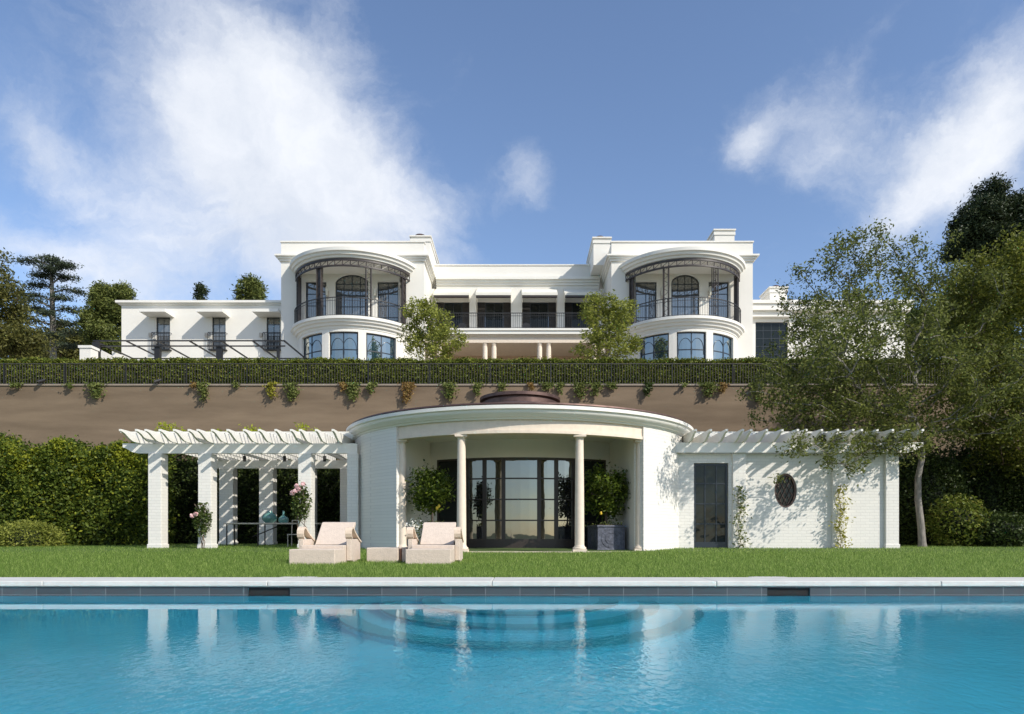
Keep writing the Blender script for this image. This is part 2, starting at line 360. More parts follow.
def bm_fix(o):
    bm = bmesh.new(); bm.from_mesh(o.data); bmesh.ops.recalc_face_normals(bm, faces=bm.faces); bm.to_mesh(o.data); bm.free()
def ang(px, cx, cyy, RR):
    k = (px-520)/F  # x = k*y ; (k y-cx)^2+(y-cy)^2=R^2
    A = k*k+1; B = -2*(k*cx+cyy); C = cx*cx+cyy*cyy-RR*RR; dd = B*B-4*A*C
    y = (-B-math.sqrt(max(dd, 0)))/(2*A); return math.asin(max(-1, min(1, (k*y-cx)/RR)))
def wall_open(mb, u0, u1, z0, z1, d0, d1, ops, mp, seg=.0):
    us = sorted({u0, u1, *[o[0] for o in ops], *[o[1] for o in ops]})
    for a, b in zip(us, us[1:]):
        if b-a < 1e-6: continue
        mid = (a+b)/2; cuts = sorted([(o[2], o[3]) for o in ops if o[0] < mid < o[1]]); z = z0
        n = max(1, math.ceil((b-a)/seg)) if seg else 1
        for c, d in cuts:
            if c > z: mb.box(a, b, d0, d1, z, c, mp, n)
            z = d
        if z < z1: mb.box(a, b, d0, d1, z, z1, mp, n)
def window(parent, u0, u1, z0, z1, mp, cols, rows, fw=.05, fm='navy', pm='pane_up', dep=.05, seg=0, name='window', arch=0, kick=0, arcs=False, mw=None, hw=None, label=None, us=None):
    mb = MB(); mw = mw or fw*.55; n = max(1, math.ceil((u1-u0)/seg)) if seg else 1
    sc_ = 1.0
    if seg: p, q = Vector(mp(u0, 0, 0)), Vector(mp(u1, 0, 0)); sc_ = abs(u1-u0)/max((p-q).length, 1e-6)
    fu, mu = fw*sc_, mw*sc_
    zt = z1-arch
    mb.box(u0, u0+fu, 0, dep, z0, zt, mp); mb.box(u1-fu, u1, 0, dep, z0, zt, mp)
    mb.box(u0+fu, u1-fu, .002, dep-.002, z0, z0+fw+kick, mp, n)
    def top(u):
        if not arch: return z1
        k = (u-(u0+u1)/2)/((u1-u0)/2); return zt+arch*math.sqrt(max(0, 1-k*k))
    if arch:
        K = 16; po = []; pi_ = []
        for i in range(K+1):
            t = PI-PI*i/K; uu = (u0+u1)/2+math.cos(t)*(u1-u0)/2; po.append((uu, zt+arch*math.sin(t)))
            pi_.append(((u0+u1)/2+math.cos(t)*((u1-u0)/2-fu), zt+(arch-fw)*math.sin(t)))
        for i in range(K): mb.prism([po[i], po[i+1], pi_[i+1], pi_[i]], mp, 0, dep)
    else: mb.box(u0+fu, u1-fu, .002, dep-.002, z1-fw, z1, mp, n)
    cols_u = us or [u0+(u1-u0)*i/cols for i in range(1, cols)]
    for u in cols_u: mb.box(u-mu/2, u+mu/2, .006, dep-.006, z0+fw, top(u)-fw*.6, mp)
    zz0 = z0+kick
    for j in range(1, rows):
        z = zz0+(zt-zz0)*j/rows; hh = (hw or mw)/2; mb.box(u0+fu, u1-fu, .009, dep-.009, z-hh, z+hh, mp, n)
    if arch: mb.box(u0+fu, u1-fu, .009, dep-.009, zt-mw/2, zt+mw/2, mp, n)
    if arcs:  # two interlacing arches in the top lights
        for (c, w) in ((u0+(u1-u0)*.29, (u1-u0)*.23), (u0+(u1-u0)*.71, (u1-u0)*.23)):
            zb = z1-.95; K = 10; pt = [(c+w*math.cos(PI*i/K), zb+.62*math.sin(PI*i/K)) for i in range(K+1)]
            pt = [(c+w, zb-.3)]+pt+[(c-w, zb-.3)]
            for (a, za), (b, zb2) in zip(pt, pt[1:]): mb.tube(mp(a, dep*.3, za), mp(b, dep*.3, zb2), .016, n=4)
    o = mb.build(name, fm, parent)
    if label: o['label'] = label
    g = MB()
    if arch:
        K = 16; poly = [(u0+fu*.5, z0+fw*.5)]+[((u0+u1)/2+math.cos(PI-PI*i/K)*((u1-u0)/2-fu*.5), zt+(arch-fw*.5)*math.sin(PI*i/K)) for i in range(K+1)]+[(u1-fu*.5, z0+fw*.5)]
        g.prism(poly, mp, dep*.5, dep*.5+.012)
    else: g.box(u0+fu*.5, u1-fu*.5, dep*.5, dep*.5+.012, z0+fw*.5, z1-fw*.5, mp, n)
    g.build('pane', pm, o)
    return o
def leaves(P, size, aspect=.45, up=.3, droop=None, seed=None):
    """P: (n,3) leaf positions -> verts, faces of folded rhombic leaves"""
    n = len(P); r = RNG
    d = r.normal(size=(n, 3)); d[:, 2] = d[:, 2]*.7+(up if droop is None else -droop); d /= np.linalg.norm(d, axis=1)[:, None]
    a = r.normal(size=(n, 3)); w = np.cross(d, a); w /= np.linalg.norm(w, axis=1)[:, None]; nn = np.cross(d, w)
    s = (size*r.uniform(.6, 1.25, n))[:, None]
    V = np.empty((n, 4, 3)); V[:, 0] = P-d*s*.5; V[:, 2] = P+d*s*.5
    V[:, 1] = P+w*s*aspect*.5+nn*s*.08; V[:, 3] = P-w*s*aspect*.5+nn*s*.08
    Fc = np.arange(n*4).reshape(n, 4); return V.reshape(-1, 3), Fc
def leafobj(name, P, size, m, parent=None, **k):
    V, Fc = leaves(np.asarray(P), size, **k); return mkmesh(name, V, Fc, m, parent)
def inball(n, shell=.35):
    v = RNG.normal(size=(n, 3)); v /= np.linalg.norm(v, axis=1)[:, None]
    return v*(RNG.uniform(shell**3, 1, n)**(1/3))[:, None]
def tree(name, label, cat, trunk, r0, blobs, natt, nleaf, lsize, lm, bark='bark', spread=.22, tip=.006, group=None, asp=.45, droop=None, start=.45, expo=2.4, ymin=None, flat_=1.0, jit=.10):
    """trunk: list of points; blobs: [(centre, radii, weight)]"""
    root = thing(name, label, cat, trunk[0], group)
    nodes = [Vector(p) for p in trunk]; par = [-1]+list(range(len(trunk)-1)); first = max(1, int(len(trunk)*start))
    # densify the trunk
    ns, ps = [nodes[0]], [-1]; allowed = []
    tot = len(nodes)-1
    for i in range(tot):
        for k in range(1, 5):
            ns.append(nodes[i].lerp(nodes[i+1], k/4)); ps.append(len(ns)-2)
            if (i+k/4)/tot >= start: allowed.append(len(ns)-1)
    nodes, par = ns, ps; ntr = len(nodes)
    wts = np.array([b[2] for b in blobs], float); wts /= wts.sum(); att = []
    for (c, rr, _), w in zip(blobs, wts): att.append(np.array(c)+inball(max(1, int(natt*w)), .3)*np.array(rr))
    att = np.concatenate(att); top = np.array(trunk[-1]); base = np.array(nodes[allowed[0]])
    att = att[np.argsort(np.linalg.norm(att-base, axis=1))]
    pos = np.array([list(nodes[i]) for i in allowed]); ids = list(allowed); depth = {i: 0 for i in allowed}; dp = [0.]*len(ids)
    tips = []; alongs = []
    for a in att:
        dd = np.linalg.norm(pos-a, axis=1); pen = dd*1.0+np.array(dp)*.28+np.maximum(0, pos[:, 2]-a[2])*.8
        j = int(np.argmin(pen)); p0 = Vector(pos[j]); pa = Vector(a); last = ids[j]; m = max(2, min(6, int(dd[j]/.3)+1))
        newp = []
        for k in range(1, m+1):
            t = k/m; q = p0.lerp(pa, t)+Vector(RNG.normal(size=3)*jit*dd[j]*t*(1-t)); q.z += .12*dd[j]*t*(1-t)
            nodes.append(q); par.append(last); last = len(nodes)-1; newp.append(list(q)); ids.append(last); dp.append(dp[j]+dd[j]*t)
        pos = np.vstack([pos, newp]); tips.append(list(pa)); alongs += newp[max(0, m-3):]
    n = len(nodes); rad = np.zeros(n); acc = np.zeros(n)
    for i in range(n-1, 0, -1):
        if acc[i] == 0: acc[i] = tip**expo
        acc[par[i]] += acc[i]
    rad = np.maximum(acc, tip**expo)**(1/expo); k = r0/rad[0]
    rad = tip+(rad-tip)*(r0-tip)/max(1e-6, rad[0]-tip)
    H = max(1e-6, nodes[ntr-1].z-nodes[0].z)
    tr = MB()
    for i in range(1, ntr):
        fl = lambda q: 1+.35*math.exp(-(nodes[q].z-nodes[0].z)/.15)
        ra = max(rad[par[i]]*.55, r0*(1-.5*par[i]/ntr)) if par[i] < ntr else rad[par[i]]; rb = max(rad[i]*.55, r0*(1-.5*i/ntr))
        tr.tube(nodes[par[i]], nodes[i], ra*fl(par[i]), rb*fl(i), 10)
    mkmesh('trunk', tr.v, tr.f, bark, root, smooth=True)
    br = MB()
    for i in range(ntr, n):
        rp = min(rad[par[i]], rad[i]*1.5) ; br.tube(nodes[par[i]], nodes[i], rp, rad[i], 5 if rad[i] > .02 else 3, caps=False)
    mkmesh('branchwork', br.v, br.f, bark, root, smooth=True)
    tips = np.array(tips); al = np.array(alongs)
    src = np.concatenate([tips, tips, al]); P = src[RNG.integers(0, len(src), nleaf)]+RNG.normal(size=(nleaf, 3))*spread*np.array([1, 1, flat_])
    leafobj('crown', P, lsize, lm, root, aspect=asp, droop=droop)
    return root

# ================================================================== SETTING
PY = 7.32; WZ = 7.45; WY = 31.0     # pool far edge, retaining wall top height and front plane
def gz(y): return float(np.interp(y, [7.9, 8.6, 20, 22.5, 31], [.115, .125, .15, .225, .30]))
def struct(o): o['kind'] = 'structure'; return o
m = MB()   # ground sheet to the horizon, with a hole for the pool and its coping
for (a, b, c, d) in ((-2500, 2500, 8.0, 3500), (-2500, -15, -2.0, 8.0), (15, 2500, -2.0, 8.0), (-2500, 2500, -2500, -2.0)):
    m.add([(a, c, .06), (b, c, .06), (b, d, .06), (a, d, .06)], [(0, 1, 2, 3)])
struct(m.build('ground', 'ground'))
m = MB(); ys = [8.02, 8.3, 8.6, 10, 12, 14, 16, 18, 20, 21, 22.5, 24, 27, 30.9]; xs = np.linspace(-34, 34, 35)
V = [(x, y, gz(y)) for y in ys for x in xs]; nx = len(xs)
m.add(V, [(j*nx+i, j*nx+i+1, (j+1)*nx+i+1, (j+1)*nx+i) for j in range(len(ys)-1) for i in range(nx-1)])
struct(m.build('lawn', 'lawnbase'))
# grass blades, one mass
def grass(n, y0, y1, h, w, ex=1.5):
    u = RNG.uniform(0, 1, n); y = (y0**(1-ex)+u*(y1**(1-ex)-y0**(1-ex)))**(1/(1-ex)) if ex != 1 else y0*(y1/y0)**u
    x = RNG.uniform(-.86, .84, n)*y*1.02
    keep = ~((np.hypot(x, y-25.5) < 5.95) | ((x > 4) & (x < 13.0) & (y > 22.5)) | ((np.abs(x) < 3.3) & (y > 21)))
    x, y = x[keep], y[keep]; n = len(x)
    # clumps
    cl = .5+.5*np.sin(x*1.7+np.sin(y*2.3)*2)*np.sin(y*1.3+np.cos(x*1.1)*2)
    z = np.interp(y, [7.9, 8.6, 20, 22.5, 31], [.115, .125, .15, .225, .30])
    hh = h*RNG.uniform(.55, 1.15, n)*(.85+.3*cl); th = RNG.uniform(0, 2*PI, n); ln = RNG.normal(0, .30, (n, 2))*hh[:, None]
    ww = w*(y/9)**.6*RNG.uniform(.7, 1.3, n); V = np.empty((n, 3, 3))
    V[:, 0] = np.stack([x-np.cos(th)*ww, y-np.sin(th)*ww*.3, z], 1); V[:, 1] = np.stack([x+np.cos(th)*ww, y+np.sin(th)*ww*.3, z], 1)
    V[:, 2] = np.stack([x+ln[:, 0], y+ln[:, 1], z+hh], 1)
    return V.reshape(-1, 3), np.arange(n*3).reshape(n, 3)
V, Fc = grass(420000, 8.04, 30, .062, .0035)
g = mkmesh('grass', V, Fc, 'grass'); tag(g, 'clipped green lawn grass between pool coping and white pool house', 'grass', kind='stuff')
# ---- pool
def openbox(name, x0, x1, y0, y1, z0, z1, m_):
    mb = MB(); v = [(x0, y0, z0), (x1, y0, z0), (x1, y1, z0), (x0, y1, z0), (x0, y0, z1), (x1, y0, z1), (x1, y1, z1), (x0, y1, z1)]
    mb.add(v, [(0, 1, 2, 3), (0, 4, 5, 1), (1, 5, 6, 2), (2, 6, 7, 3), (3, 7, 4, 0)]); return struct(mb.build(name, m_))
PX0, PX1, PY0 = -14., 14., -.9
openbox('pool_basin', PX0, PX1, PY0, PY+.02, -1.15, .09, 'plaster')
m = MB()
sk = [(PX(248, PY), PX(290, PY)), (PX(767, PY), PX(810, PY))]
wall_open(m, PX0+.01, PX1-.01, -.14, .088, -.004, .012, [(a, b, -.06, .075) for a, b in sk], flat(PY))
struct(m.build('pool_tile_band', 'tile'))
for i, (a, b) in enumerate(sk):
    m = MB(); y0, y1 = PY-.0035, PY-.001   # dark mouth set inside the tile band
    t = thing('pool_skimmer', 'dark skimmer slot in the grey tile band, '+('on the left near the loungers' if i == 0 else 'on the right towards the tree'), 'pool skimmer', ((a+b)/2, PY, -.06), 'skimmer openings in the pool wall')
    mm = MB(); mm.box(a+.002, b-.002, PY+.0125, PY+.018, -.058, .073); mm.build('mouth', 'dark', t)
    mm = MB(); c = .5*(a+b); mm.box(a-.02+.10, b+.02+.03, 8.0, 8.17, .105, .148); mm.build('access_lid', 'coping', t, bev=.008)
m = MB(); x = PX0-.7; k = 0
while x < PX1+.7:
    w = 2.4; m.box(x+.002, x+w-.002, PY-.03, 7.995, .094, .150); x += w; k += 1
struct(m.build('pool_coping', 'coping', bev=.010))
m = MB(); m.box(PX0-.7, PX1+.7, PY0-.75, PY0+.03, .0945, .1505); struct(m.build('near_coping', 'coping', bev=.01))
for s, nm in ((-1, 'side_coping'), (1, 'side_coping')):
    m = MB(); a = PX1-.03 if s > 0 else PX0-.7; m.box(a, a+.73, PY0+.035, PY-.035, .094, .150); struct(m.build(nm, 'coping', bev=.01))
m = MB(); SX = PX(520, 7)
st = MB(); ed = MB()
for rr, z in ((2.5, -.85), (1.95, -.60), (1.4, -.36)):
    sx = rr*.74
    pts = [(SX+sx*math.cos(PI+PI*i/40)*1.0, PY-.001+rr*math.sin(PI+PI*i/40)) for i in range(41)]
    pts2 = [(SX+(sx-.20)*math.cos(PI+PI*i/40), PY-.001+(rr-.20)*math.sin(PI+PI*i/40)) for i in range(41)]
    n = 41; st.add([(p[0], p[1], -1.149) for p in pts]+[(p[0], p[1], z) for p in pts], [(i, i+1, n+i+1, n+i) for i in range(n-1)]+[tuple(range(n, 2*n))])
    ed.add([(p[0], p[1], z+.004) for p in pts]+[(p[0], p[1], z+.004) for p in pts2]+[(p[0], p[1]-.004, z-.12) for p in pts]+[(p[0], p[1]-.004, z+.004) for p in pts],
           [(i, i+1, n+i+1, n+i) for i in range(n-1)]+[(2*n+i, 2*n+i+1, 3*n+i+1, 3*n+i) for i in range(n-1)])
struct(st.build('pool_steps', 'plaster')); struct(ed.build('pool_step_edging', 'steptile'))
m = MB(); m.add([(PX0+.001, PY0+.001, 0), (PX1-.001, PY0+.001, 0), (PX1-.001, PY-.0045, 0), (PX0+.001, PY-.0045, 0)], [(0, 1, 2, 3)])
struct(m.build('water', 'water'))
# ---- upper terrace ground and retaining wall
m = MB(); m.box(-60, 60, WY+.5, 160, 0.3, WZ-.05); struct(m.build('upper_terrace', 'terrace'))
m = MB(); m.box(-60, 60, WY+.36, WY+.499, .3, WZ-.06); struct(m.build('planting_bed', 'soil'))
rw = thing('retaining_wall', 'tall brown stucco retaining wall below the upper terrace hedge', 'wall', (0, WY, .2))
m = MB(); m.box(-45, 42, WY, WY+.35, .1, WZ-.004); m.build('wall_body', 'retain', rw)
m = MB(); m.box(-45, 42, WY-.05, WY+.36, WZ, WZ+.075); m.build('wall_cap', 'capstone', rw, bev=.01)
fe = thing('terrace_fence', 'thin black metal picket fence along the top of the brown wall', 'fence', (0, WY+.15, WZ+.075))
m = MB(); zt = PZ(363.5, WY+.15); x = -26.2
while x < 26.5: m.box(x-.009, x+.009, WY+.141, WY+.159, WZ+.09, zt-.03); x += .125
m.box(-26.4, 26.6, WY+.125, WY+.175, zt-.03, zt); m.box(-26.4, 26.6, WY+.13, WY+.17, WZ+.11, WZ+.135)
m.build('picket_panel', 'fence_metal', fe)
for i in range(20):
    mm = MB(); xx = -26.3+i*2.77; mm.box(xx-.022, xx+.022, WY+.12, WY+.18, WZ+.076, zt+.02); mm.build('post', 'black', fe)

# ---- hedges -------------------------------------------------------
def leafbox(x0, x1, y0, y1, z0, z1, dens, bump=.12, top=None, faces='ftlr', lump=.04):
    """leaf positions on the skin of a clipped hedge; top(x) gives local height"""
    P = []; top = top or (lambda x: z1+0*x)
    def jitter(p): return p+RNG.normal(size=p.shape)*bump
    A = (x1-x0)*(z1-z0); n = int(A*dens)
    x = RNG.uniform(x0, x1, n); P.append(jitter(np.stack([x, np.full(n, y0), z0+(top(x)-z0)*RNG.uniform(0, 1, n)], 1)))
    q = P[-1]; q[:, 1] += lump*(np.sin(q[:, 0]*2.7+1)*np.sin(q[:, 2]*1.9+q[:, 0]*.6)+.5*np.sin(q[:, 0]*6.1)*np.sin(q[:, 2]*5.3)+.3*np.sin(q[:, 0]*1.1))
    n = int((x1-x0)*(y1-y0)*dens); x = RNG.uniform(x0, x1, n); P.append(jitter(np.stack([x, RNG.uniform(y0, y1, n), top(x)], 1)))
    n = int((y1-y0)*(z1-z0)*dens)
    for X in ((x0,) if 'l' in faces else ())+((x1,) if 'r' in faces else ()):
        P.append(jitter(np.stack([np.full(n, X), RNG.uniform(y0, y1, n), z0+(top(np.full(n, X))-z0)*RNG.uniform(0, 1, n)], 1)))
    return np.concatenate(P)
zt_h = PZ(360, 31.75)
h = thing('terrace_hedge', 'long clipped green hedge standing behind the black terrace fence', 'hedge', (0, 32.1, WZ-.05))
tp = lambda x: zt_h+.03*np.sin(x*1.9)+.03*np.sin(x*4.7+1)+.0*x
P = leafbox(-27, 27, 31.72, 32.5, WZ-.02, zt_h, 1100, .05, tp); leafobj('foliage', P, .10, 'leaf_hedge', h, aspect=.55)
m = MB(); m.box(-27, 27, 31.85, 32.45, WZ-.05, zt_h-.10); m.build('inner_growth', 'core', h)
def bigtop(seed, z, amp):
    return lambda x: z+amp*np.sin(x*1.35+seed)+amp*.7*np.sin(x*2.9+seed*2)+amp*.4*np.sin(x*7+seed)
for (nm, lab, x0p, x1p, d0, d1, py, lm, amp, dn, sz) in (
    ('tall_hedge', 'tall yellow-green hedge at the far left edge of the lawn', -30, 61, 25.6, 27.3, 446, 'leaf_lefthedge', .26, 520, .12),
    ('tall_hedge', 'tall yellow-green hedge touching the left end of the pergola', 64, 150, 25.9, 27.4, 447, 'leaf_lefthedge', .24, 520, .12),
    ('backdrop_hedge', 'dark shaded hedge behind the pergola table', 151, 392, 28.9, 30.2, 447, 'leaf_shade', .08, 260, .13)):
    x0, x1, z1 = PX(x0p, d0), PX(x1p, d0), PZ(py, d0)
    h = thing(nm, lab, 'hedge', ((x0+x1)/2, (d0+d1)/2, .2), 'tall hedges left of the pool house' if nm == 'tall_hedge' else None)
    tp = bigtop(x0, z1, amp)
    leafobj('foliage', leafbox(x0, x1, d0+.2, d1, gz(d0), z1, dn*1.7, .13, tp, lump=.2), sz*1.15, lm, h, aspect=.55)
    if nm == 'tall_hedge':
        n = int((x1-x0)*2300); x = RNG.uniform(x0, x1, n); P = np.stack([x, d0+.1+np.abs(RNG.normal(0, .5, n)), tp(x)+.15-np.abs(RNG.normal(0, .55, n))], 1); leafobj('new_growth', P, .12, 'leaf_newgrowth', h, aspect=.5, up=.8)
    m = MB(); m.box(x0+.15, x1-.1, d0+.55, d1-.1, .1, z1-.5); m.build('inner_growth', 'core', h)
def shrub(name, lab, c, rad, n, sz, lm, group=None, cat='shrub', core=True):
    h = thing(name, lab, cat, (c[0], c[1], gz(c[1])), group)
    P = np.array(c)+inball(int(n*2.2), .75)*np.array(rad)*(1+.14*np.sin(RNG.uniform(0, 6, int(n*2.2))))[:, None]
    P = P[P[:, 2] > gz(c[1])-.02]
    leafobj('foliage', P, sz, lm, h, aspect=.5)
    if core:
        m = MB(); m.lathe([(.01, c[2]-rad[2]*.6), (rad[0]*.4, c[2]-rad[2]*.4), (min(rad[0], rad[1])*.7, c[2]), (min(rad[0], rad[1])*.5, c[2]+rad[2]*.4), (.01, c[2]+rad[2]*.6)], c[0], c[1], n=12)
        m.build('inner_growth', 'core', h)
    return h
shrub('low_shrub', 'low rounded light green shrub on the lawn edge at far left', (PX(26, 24.5), 24.5, .55), (1.25, .7, .62), 2600, .10, 'leaf_olive')
shrub('low_shrub', 'low green shrub cut off by the left edge of the lawn', (PX(-18, 24.7), 24.7, .5), (.9, .7, .5), 1500, .10, 'leaf_olive')
# right-hand planting in the shade
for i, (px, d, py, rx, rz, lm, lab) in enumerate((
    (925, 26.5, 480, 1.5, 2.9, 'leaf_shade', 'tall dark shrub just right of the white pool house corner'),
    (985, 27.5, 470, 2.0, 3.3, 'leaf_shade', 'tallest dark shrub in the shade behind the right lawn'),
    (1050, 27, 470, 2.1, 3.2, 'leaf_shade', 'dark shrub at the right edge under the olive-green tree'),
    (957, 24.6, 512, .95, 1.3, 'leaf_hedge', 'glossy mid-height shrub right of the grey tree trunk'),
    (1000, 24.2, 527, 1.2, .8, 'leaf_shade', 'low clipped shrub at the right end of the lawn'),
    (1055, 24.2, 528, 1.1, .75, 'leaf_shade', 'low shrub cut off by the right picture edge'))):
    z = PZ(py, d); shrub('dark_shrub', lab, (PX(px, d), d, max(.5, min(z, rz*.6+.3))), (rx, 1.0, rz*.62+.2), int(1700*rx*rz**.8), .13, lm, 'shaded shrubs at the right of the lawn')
h = thing('boundary_hedge', 'dark hedge closing the garden at the right behind the shrubs', 'hedge', (17, 29.5, .3))
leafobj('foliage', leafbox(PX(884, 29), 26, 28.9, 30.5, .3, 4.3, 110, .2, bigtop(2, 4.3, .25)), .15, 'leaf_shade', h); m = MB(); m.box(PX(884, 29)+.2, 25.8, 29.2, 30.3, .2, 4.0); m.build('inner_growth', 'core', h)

# ================================================================== POOL HOUSE
CX, CY, RR = 0.0, 25.5, 6.0
ph = thing('pool_house', 'low white brick pool house with round columned bay and bronze glass doors', 'building', (0, 25.5, .15))
FZ = .17; ZE0, ZE1, ZC = 3.58, 3.97, 4.33
A0 = ang(396.5, CX, CY, RR); A1 = -A0+.0
mr = arc(CX, CY, RR)
m = MB(); m.box(-PI*.72, A0, 0, .38, .1, ZE1-.002, mr, 24); m.build('curved_wall', 'brick', ph)
m = MB(); m.box(-A0, PI*.72, 0, .38, .1, ZE1-.002, mr, 24); m.build('curved_wall', 'brick', ph)
m = MB(); m.box(A0+.002, -A0-.002, .06, .34, ZE0+.09, ZE1-.002, mr, 26); m.box(A0+.002, -A0-.002, .02, .38, ZE0, ZE0+.088, mr, 26); m.build('entablature', 'limestone', ph)
m = MB(); m.lathe([(RR-.5, ZE1), (RR+.02, ZE1), (RR+.05, ZE1+.05), (RR+.10, ZE1+.06), (RR+.14, ZE1+.11), (RR+.20, ZE1+.14), (RR+.23, ZE1+.19), (RR+.24, ZE1+.23), (RR+.30, ZE1+.26), (RR+.30, ZC), (RR+.10, ZC+.04), (RR-.5, ZC+.04)], CX, CY, n=96, closed=True)
m.build('cornice', 'trim', ph, smooth=True)
m = MB(); m.lathe([(RR+.22, ZC+.042), (RR+.20, ZC+.09), (RR-.1, ZC+.13), (1.46, 5.38), (1.44, 5.38)], CX, CY, n=96); m.build('roof', 'copper', ph)
m = MB(); m.lathe([(1.43, 5.2), (1.43, 5.55), (1.36, 5.57), (1.36, 5.60), (1.50, 5.63), (1.50, 5.74), (1.2, 5.80), (.6, 5.88), (.01, 5.91)], CX, CY, n=64); m.build('roof_lantern', 'copper', ph, smooth=True)
# recess: curved window wall concentric with the picture's shallow bow
CW, RW = 28.5, 5.5; mw_ = arc(0, CW, RW)
b0, b1, b2, b3 = [ang(p, 0, CW, RW) for p in (437, 466.5, 574.5, 606)]
ZD = PZ(457.2, 23.0); e = .025
m = MB(); wall_open(m, -.62, .62, .1, 3.9, .0, .25, [(b0, b1-e, FZ+.02, ZD), (b1-e, b2+e, FZ+.02, ZD), (b2+e, b3, FZ+.02, ZD)], mw_, .06); m.build('recess_wall', 'stucco', ph)
for s in (-1, 1):
    m = MB(); xa, ya = RW*math.sin(.61)*s, CW-RW*math.cos(.61); xb, yb = (RR-.36)*math.sin(A0)*-s, CY-(RR-.36)*math.cos(A0)
    m.add([(xa, ya, .1), (xb, yb, .1), (xb+s*.15, yb, .1), (xa+s*.15, ya+.2, .1)]+[(xa, ya, 3.9), (xb, yb, 3.9), (xb+s*.15, yb, 3.9), (xa+s*.15, ya+.2, 3.9)], [(0, 1, 2, 3), (4, 5, 6, 7), (0, 1, 5, 4), (1, 2, 6, 5), (2, 3, 7, 6), (3, 0, 4, 7)])
    m.build('recess_side_wall', 'stucco', ph)
m = MB(); m.lathe([(.01, 3.90), (RR-.4, 3.90), (RR-.4, 3.955), (.01, 3.955)], CX, CY, n=64); m.build('ceiling', 'stucco', ph)
m = MB(); m.lathe([(.01, FZ), (RR-.02, FZ), (RR-.02, .08)], CX, CY, n=96); m.build('floor_slab', 'limestone', ph)
window(ph, b1, b2, FZ+.022, ZD, mw_, 3, 4, fw=.08, mw=.13, hw=.045, fm='bronze', pm='pane_door', dep=.10, seg=.06, name='glass_door', kick=.26, us=[ang(p, 0, CW, RW) for p in (484.2, 503.3, 539.3, 556.6)])
window(ph, b0, b1-e-.002, FZ+.022, ZD-.002, mw_, 1, 4, fw=.06, fm='bronze', pm='pane_dark', dep=.09, seg=.06, name='side_light', kick=.2)
window(ph, b2+e+.002, b3, FZ+.022, ZD-.002, mw_, 1, 4, fw=.06, fm='bronze', pm='pane_dark', dep=.09, seg=.06, name='side_light', kick=.2)
m = MB(); m.box(b1-e-.001, b1-.001, -.02, .12, FZ+.021, ZD, mw_); m.build('door_post', 'bronze', ph)
m = MB(); m.box(b2+.001, b2+e+.001, -.02, .12, FZ+.021, ZD, mw_); m.build('door_post', 'bronze', ph)
def column(px, rad=.135, rc=RR-.2, half=False):
    a = ang(px, CX, CY, rc); x, y = rc*math.sin(a)+CX, CY-rc*math.cos(a)
    m = MB(); zt = ZE0-.13; m.lathe([(rad*1.12, FZ+.16), (rad*1.03, FZ+.20)]+[(rad*(1.03-.17*(t**1.6)), FZ+.2+(zt-FZ-.2)*t) for t in (0, .2, .4, .6, .8, 1)]+[(rad*.86, zt+.02)], x, y, n=24)
    c = m.build('column', 'limestone', ph, smooth=True)
    m = MB(); m.lathe([(.01, FZ+.075), (rad*1.42, FZ+.075), (rad*1.48, FZ+.10), (rad*1.42, FZ+.13), (rad*1.2, FZ+.14), (rad*1.2, FZ+.165), (.01, FZ+.165)], x, y, n=24); m.box(x-rad*1.5, x+rad*1.5, y-rad*1.5, y+rad*1.5, FZ-.02, FZ+.072)
    m.build('base', 'limestone', c)
    m = MB(); m.lathe([(rad*.86, zt+.0), (rad*1.0, zt+.015), (rad*.9, zt+.03), (rad*1.15, zt+.065), (.01, zt+.065)], x, y, n=24); m.box(x-rad*1.35, x+rad*1.35, y-rad*1.35, y+rad*1.35, zt+.068, ZE0-.003)
    m.build('capital', 'limestone', c)
column(461.5); column(579.5); column(402.5, .12, RR-.22); column(639.5, .12, RR-.22)
# wings shared geometry
YF, YR = 22.5, 27.5; ZP = PZ(453, YF); ZB = ZP+.33; PWD = .43
def pillar(pxl, parent, y=YF, w=PWD, dep=.45, z0=None):
    x = PX(pxl, y); mm = MB(); mm.box(x, x+w, y, y+dep, .1, ZP-.012); mm.box(x-.025, x+w+.025, y-.025, y+dep+.02, .1, gz(y)+.14)
    return mm.build('pillar', 'brick', parent, bev=.012)
for p in (733, 833, 886): pillar(p, ph)
xd0, xd1, zd = PX(694, YF+.1), PX(728.5, YF+.1), PZ(463, YF+.1); XR = PX(886, YF)+PWD-.01
m = MB(); wall_open(m, 4.6, PX(733, YF)-.004, .1, ZP-.006, .1, .35, [(xd0, xd1, gz(YF), zd)], flat(YF)); m.build('wing_wall', 'brick', ph)
ovx, ovz, ova, ovb = PX(785.5, YF+.14), PZ(490.5, YF+.14), .37, .57
m = MB(); xa = PX(733, YF)+PWD+.003
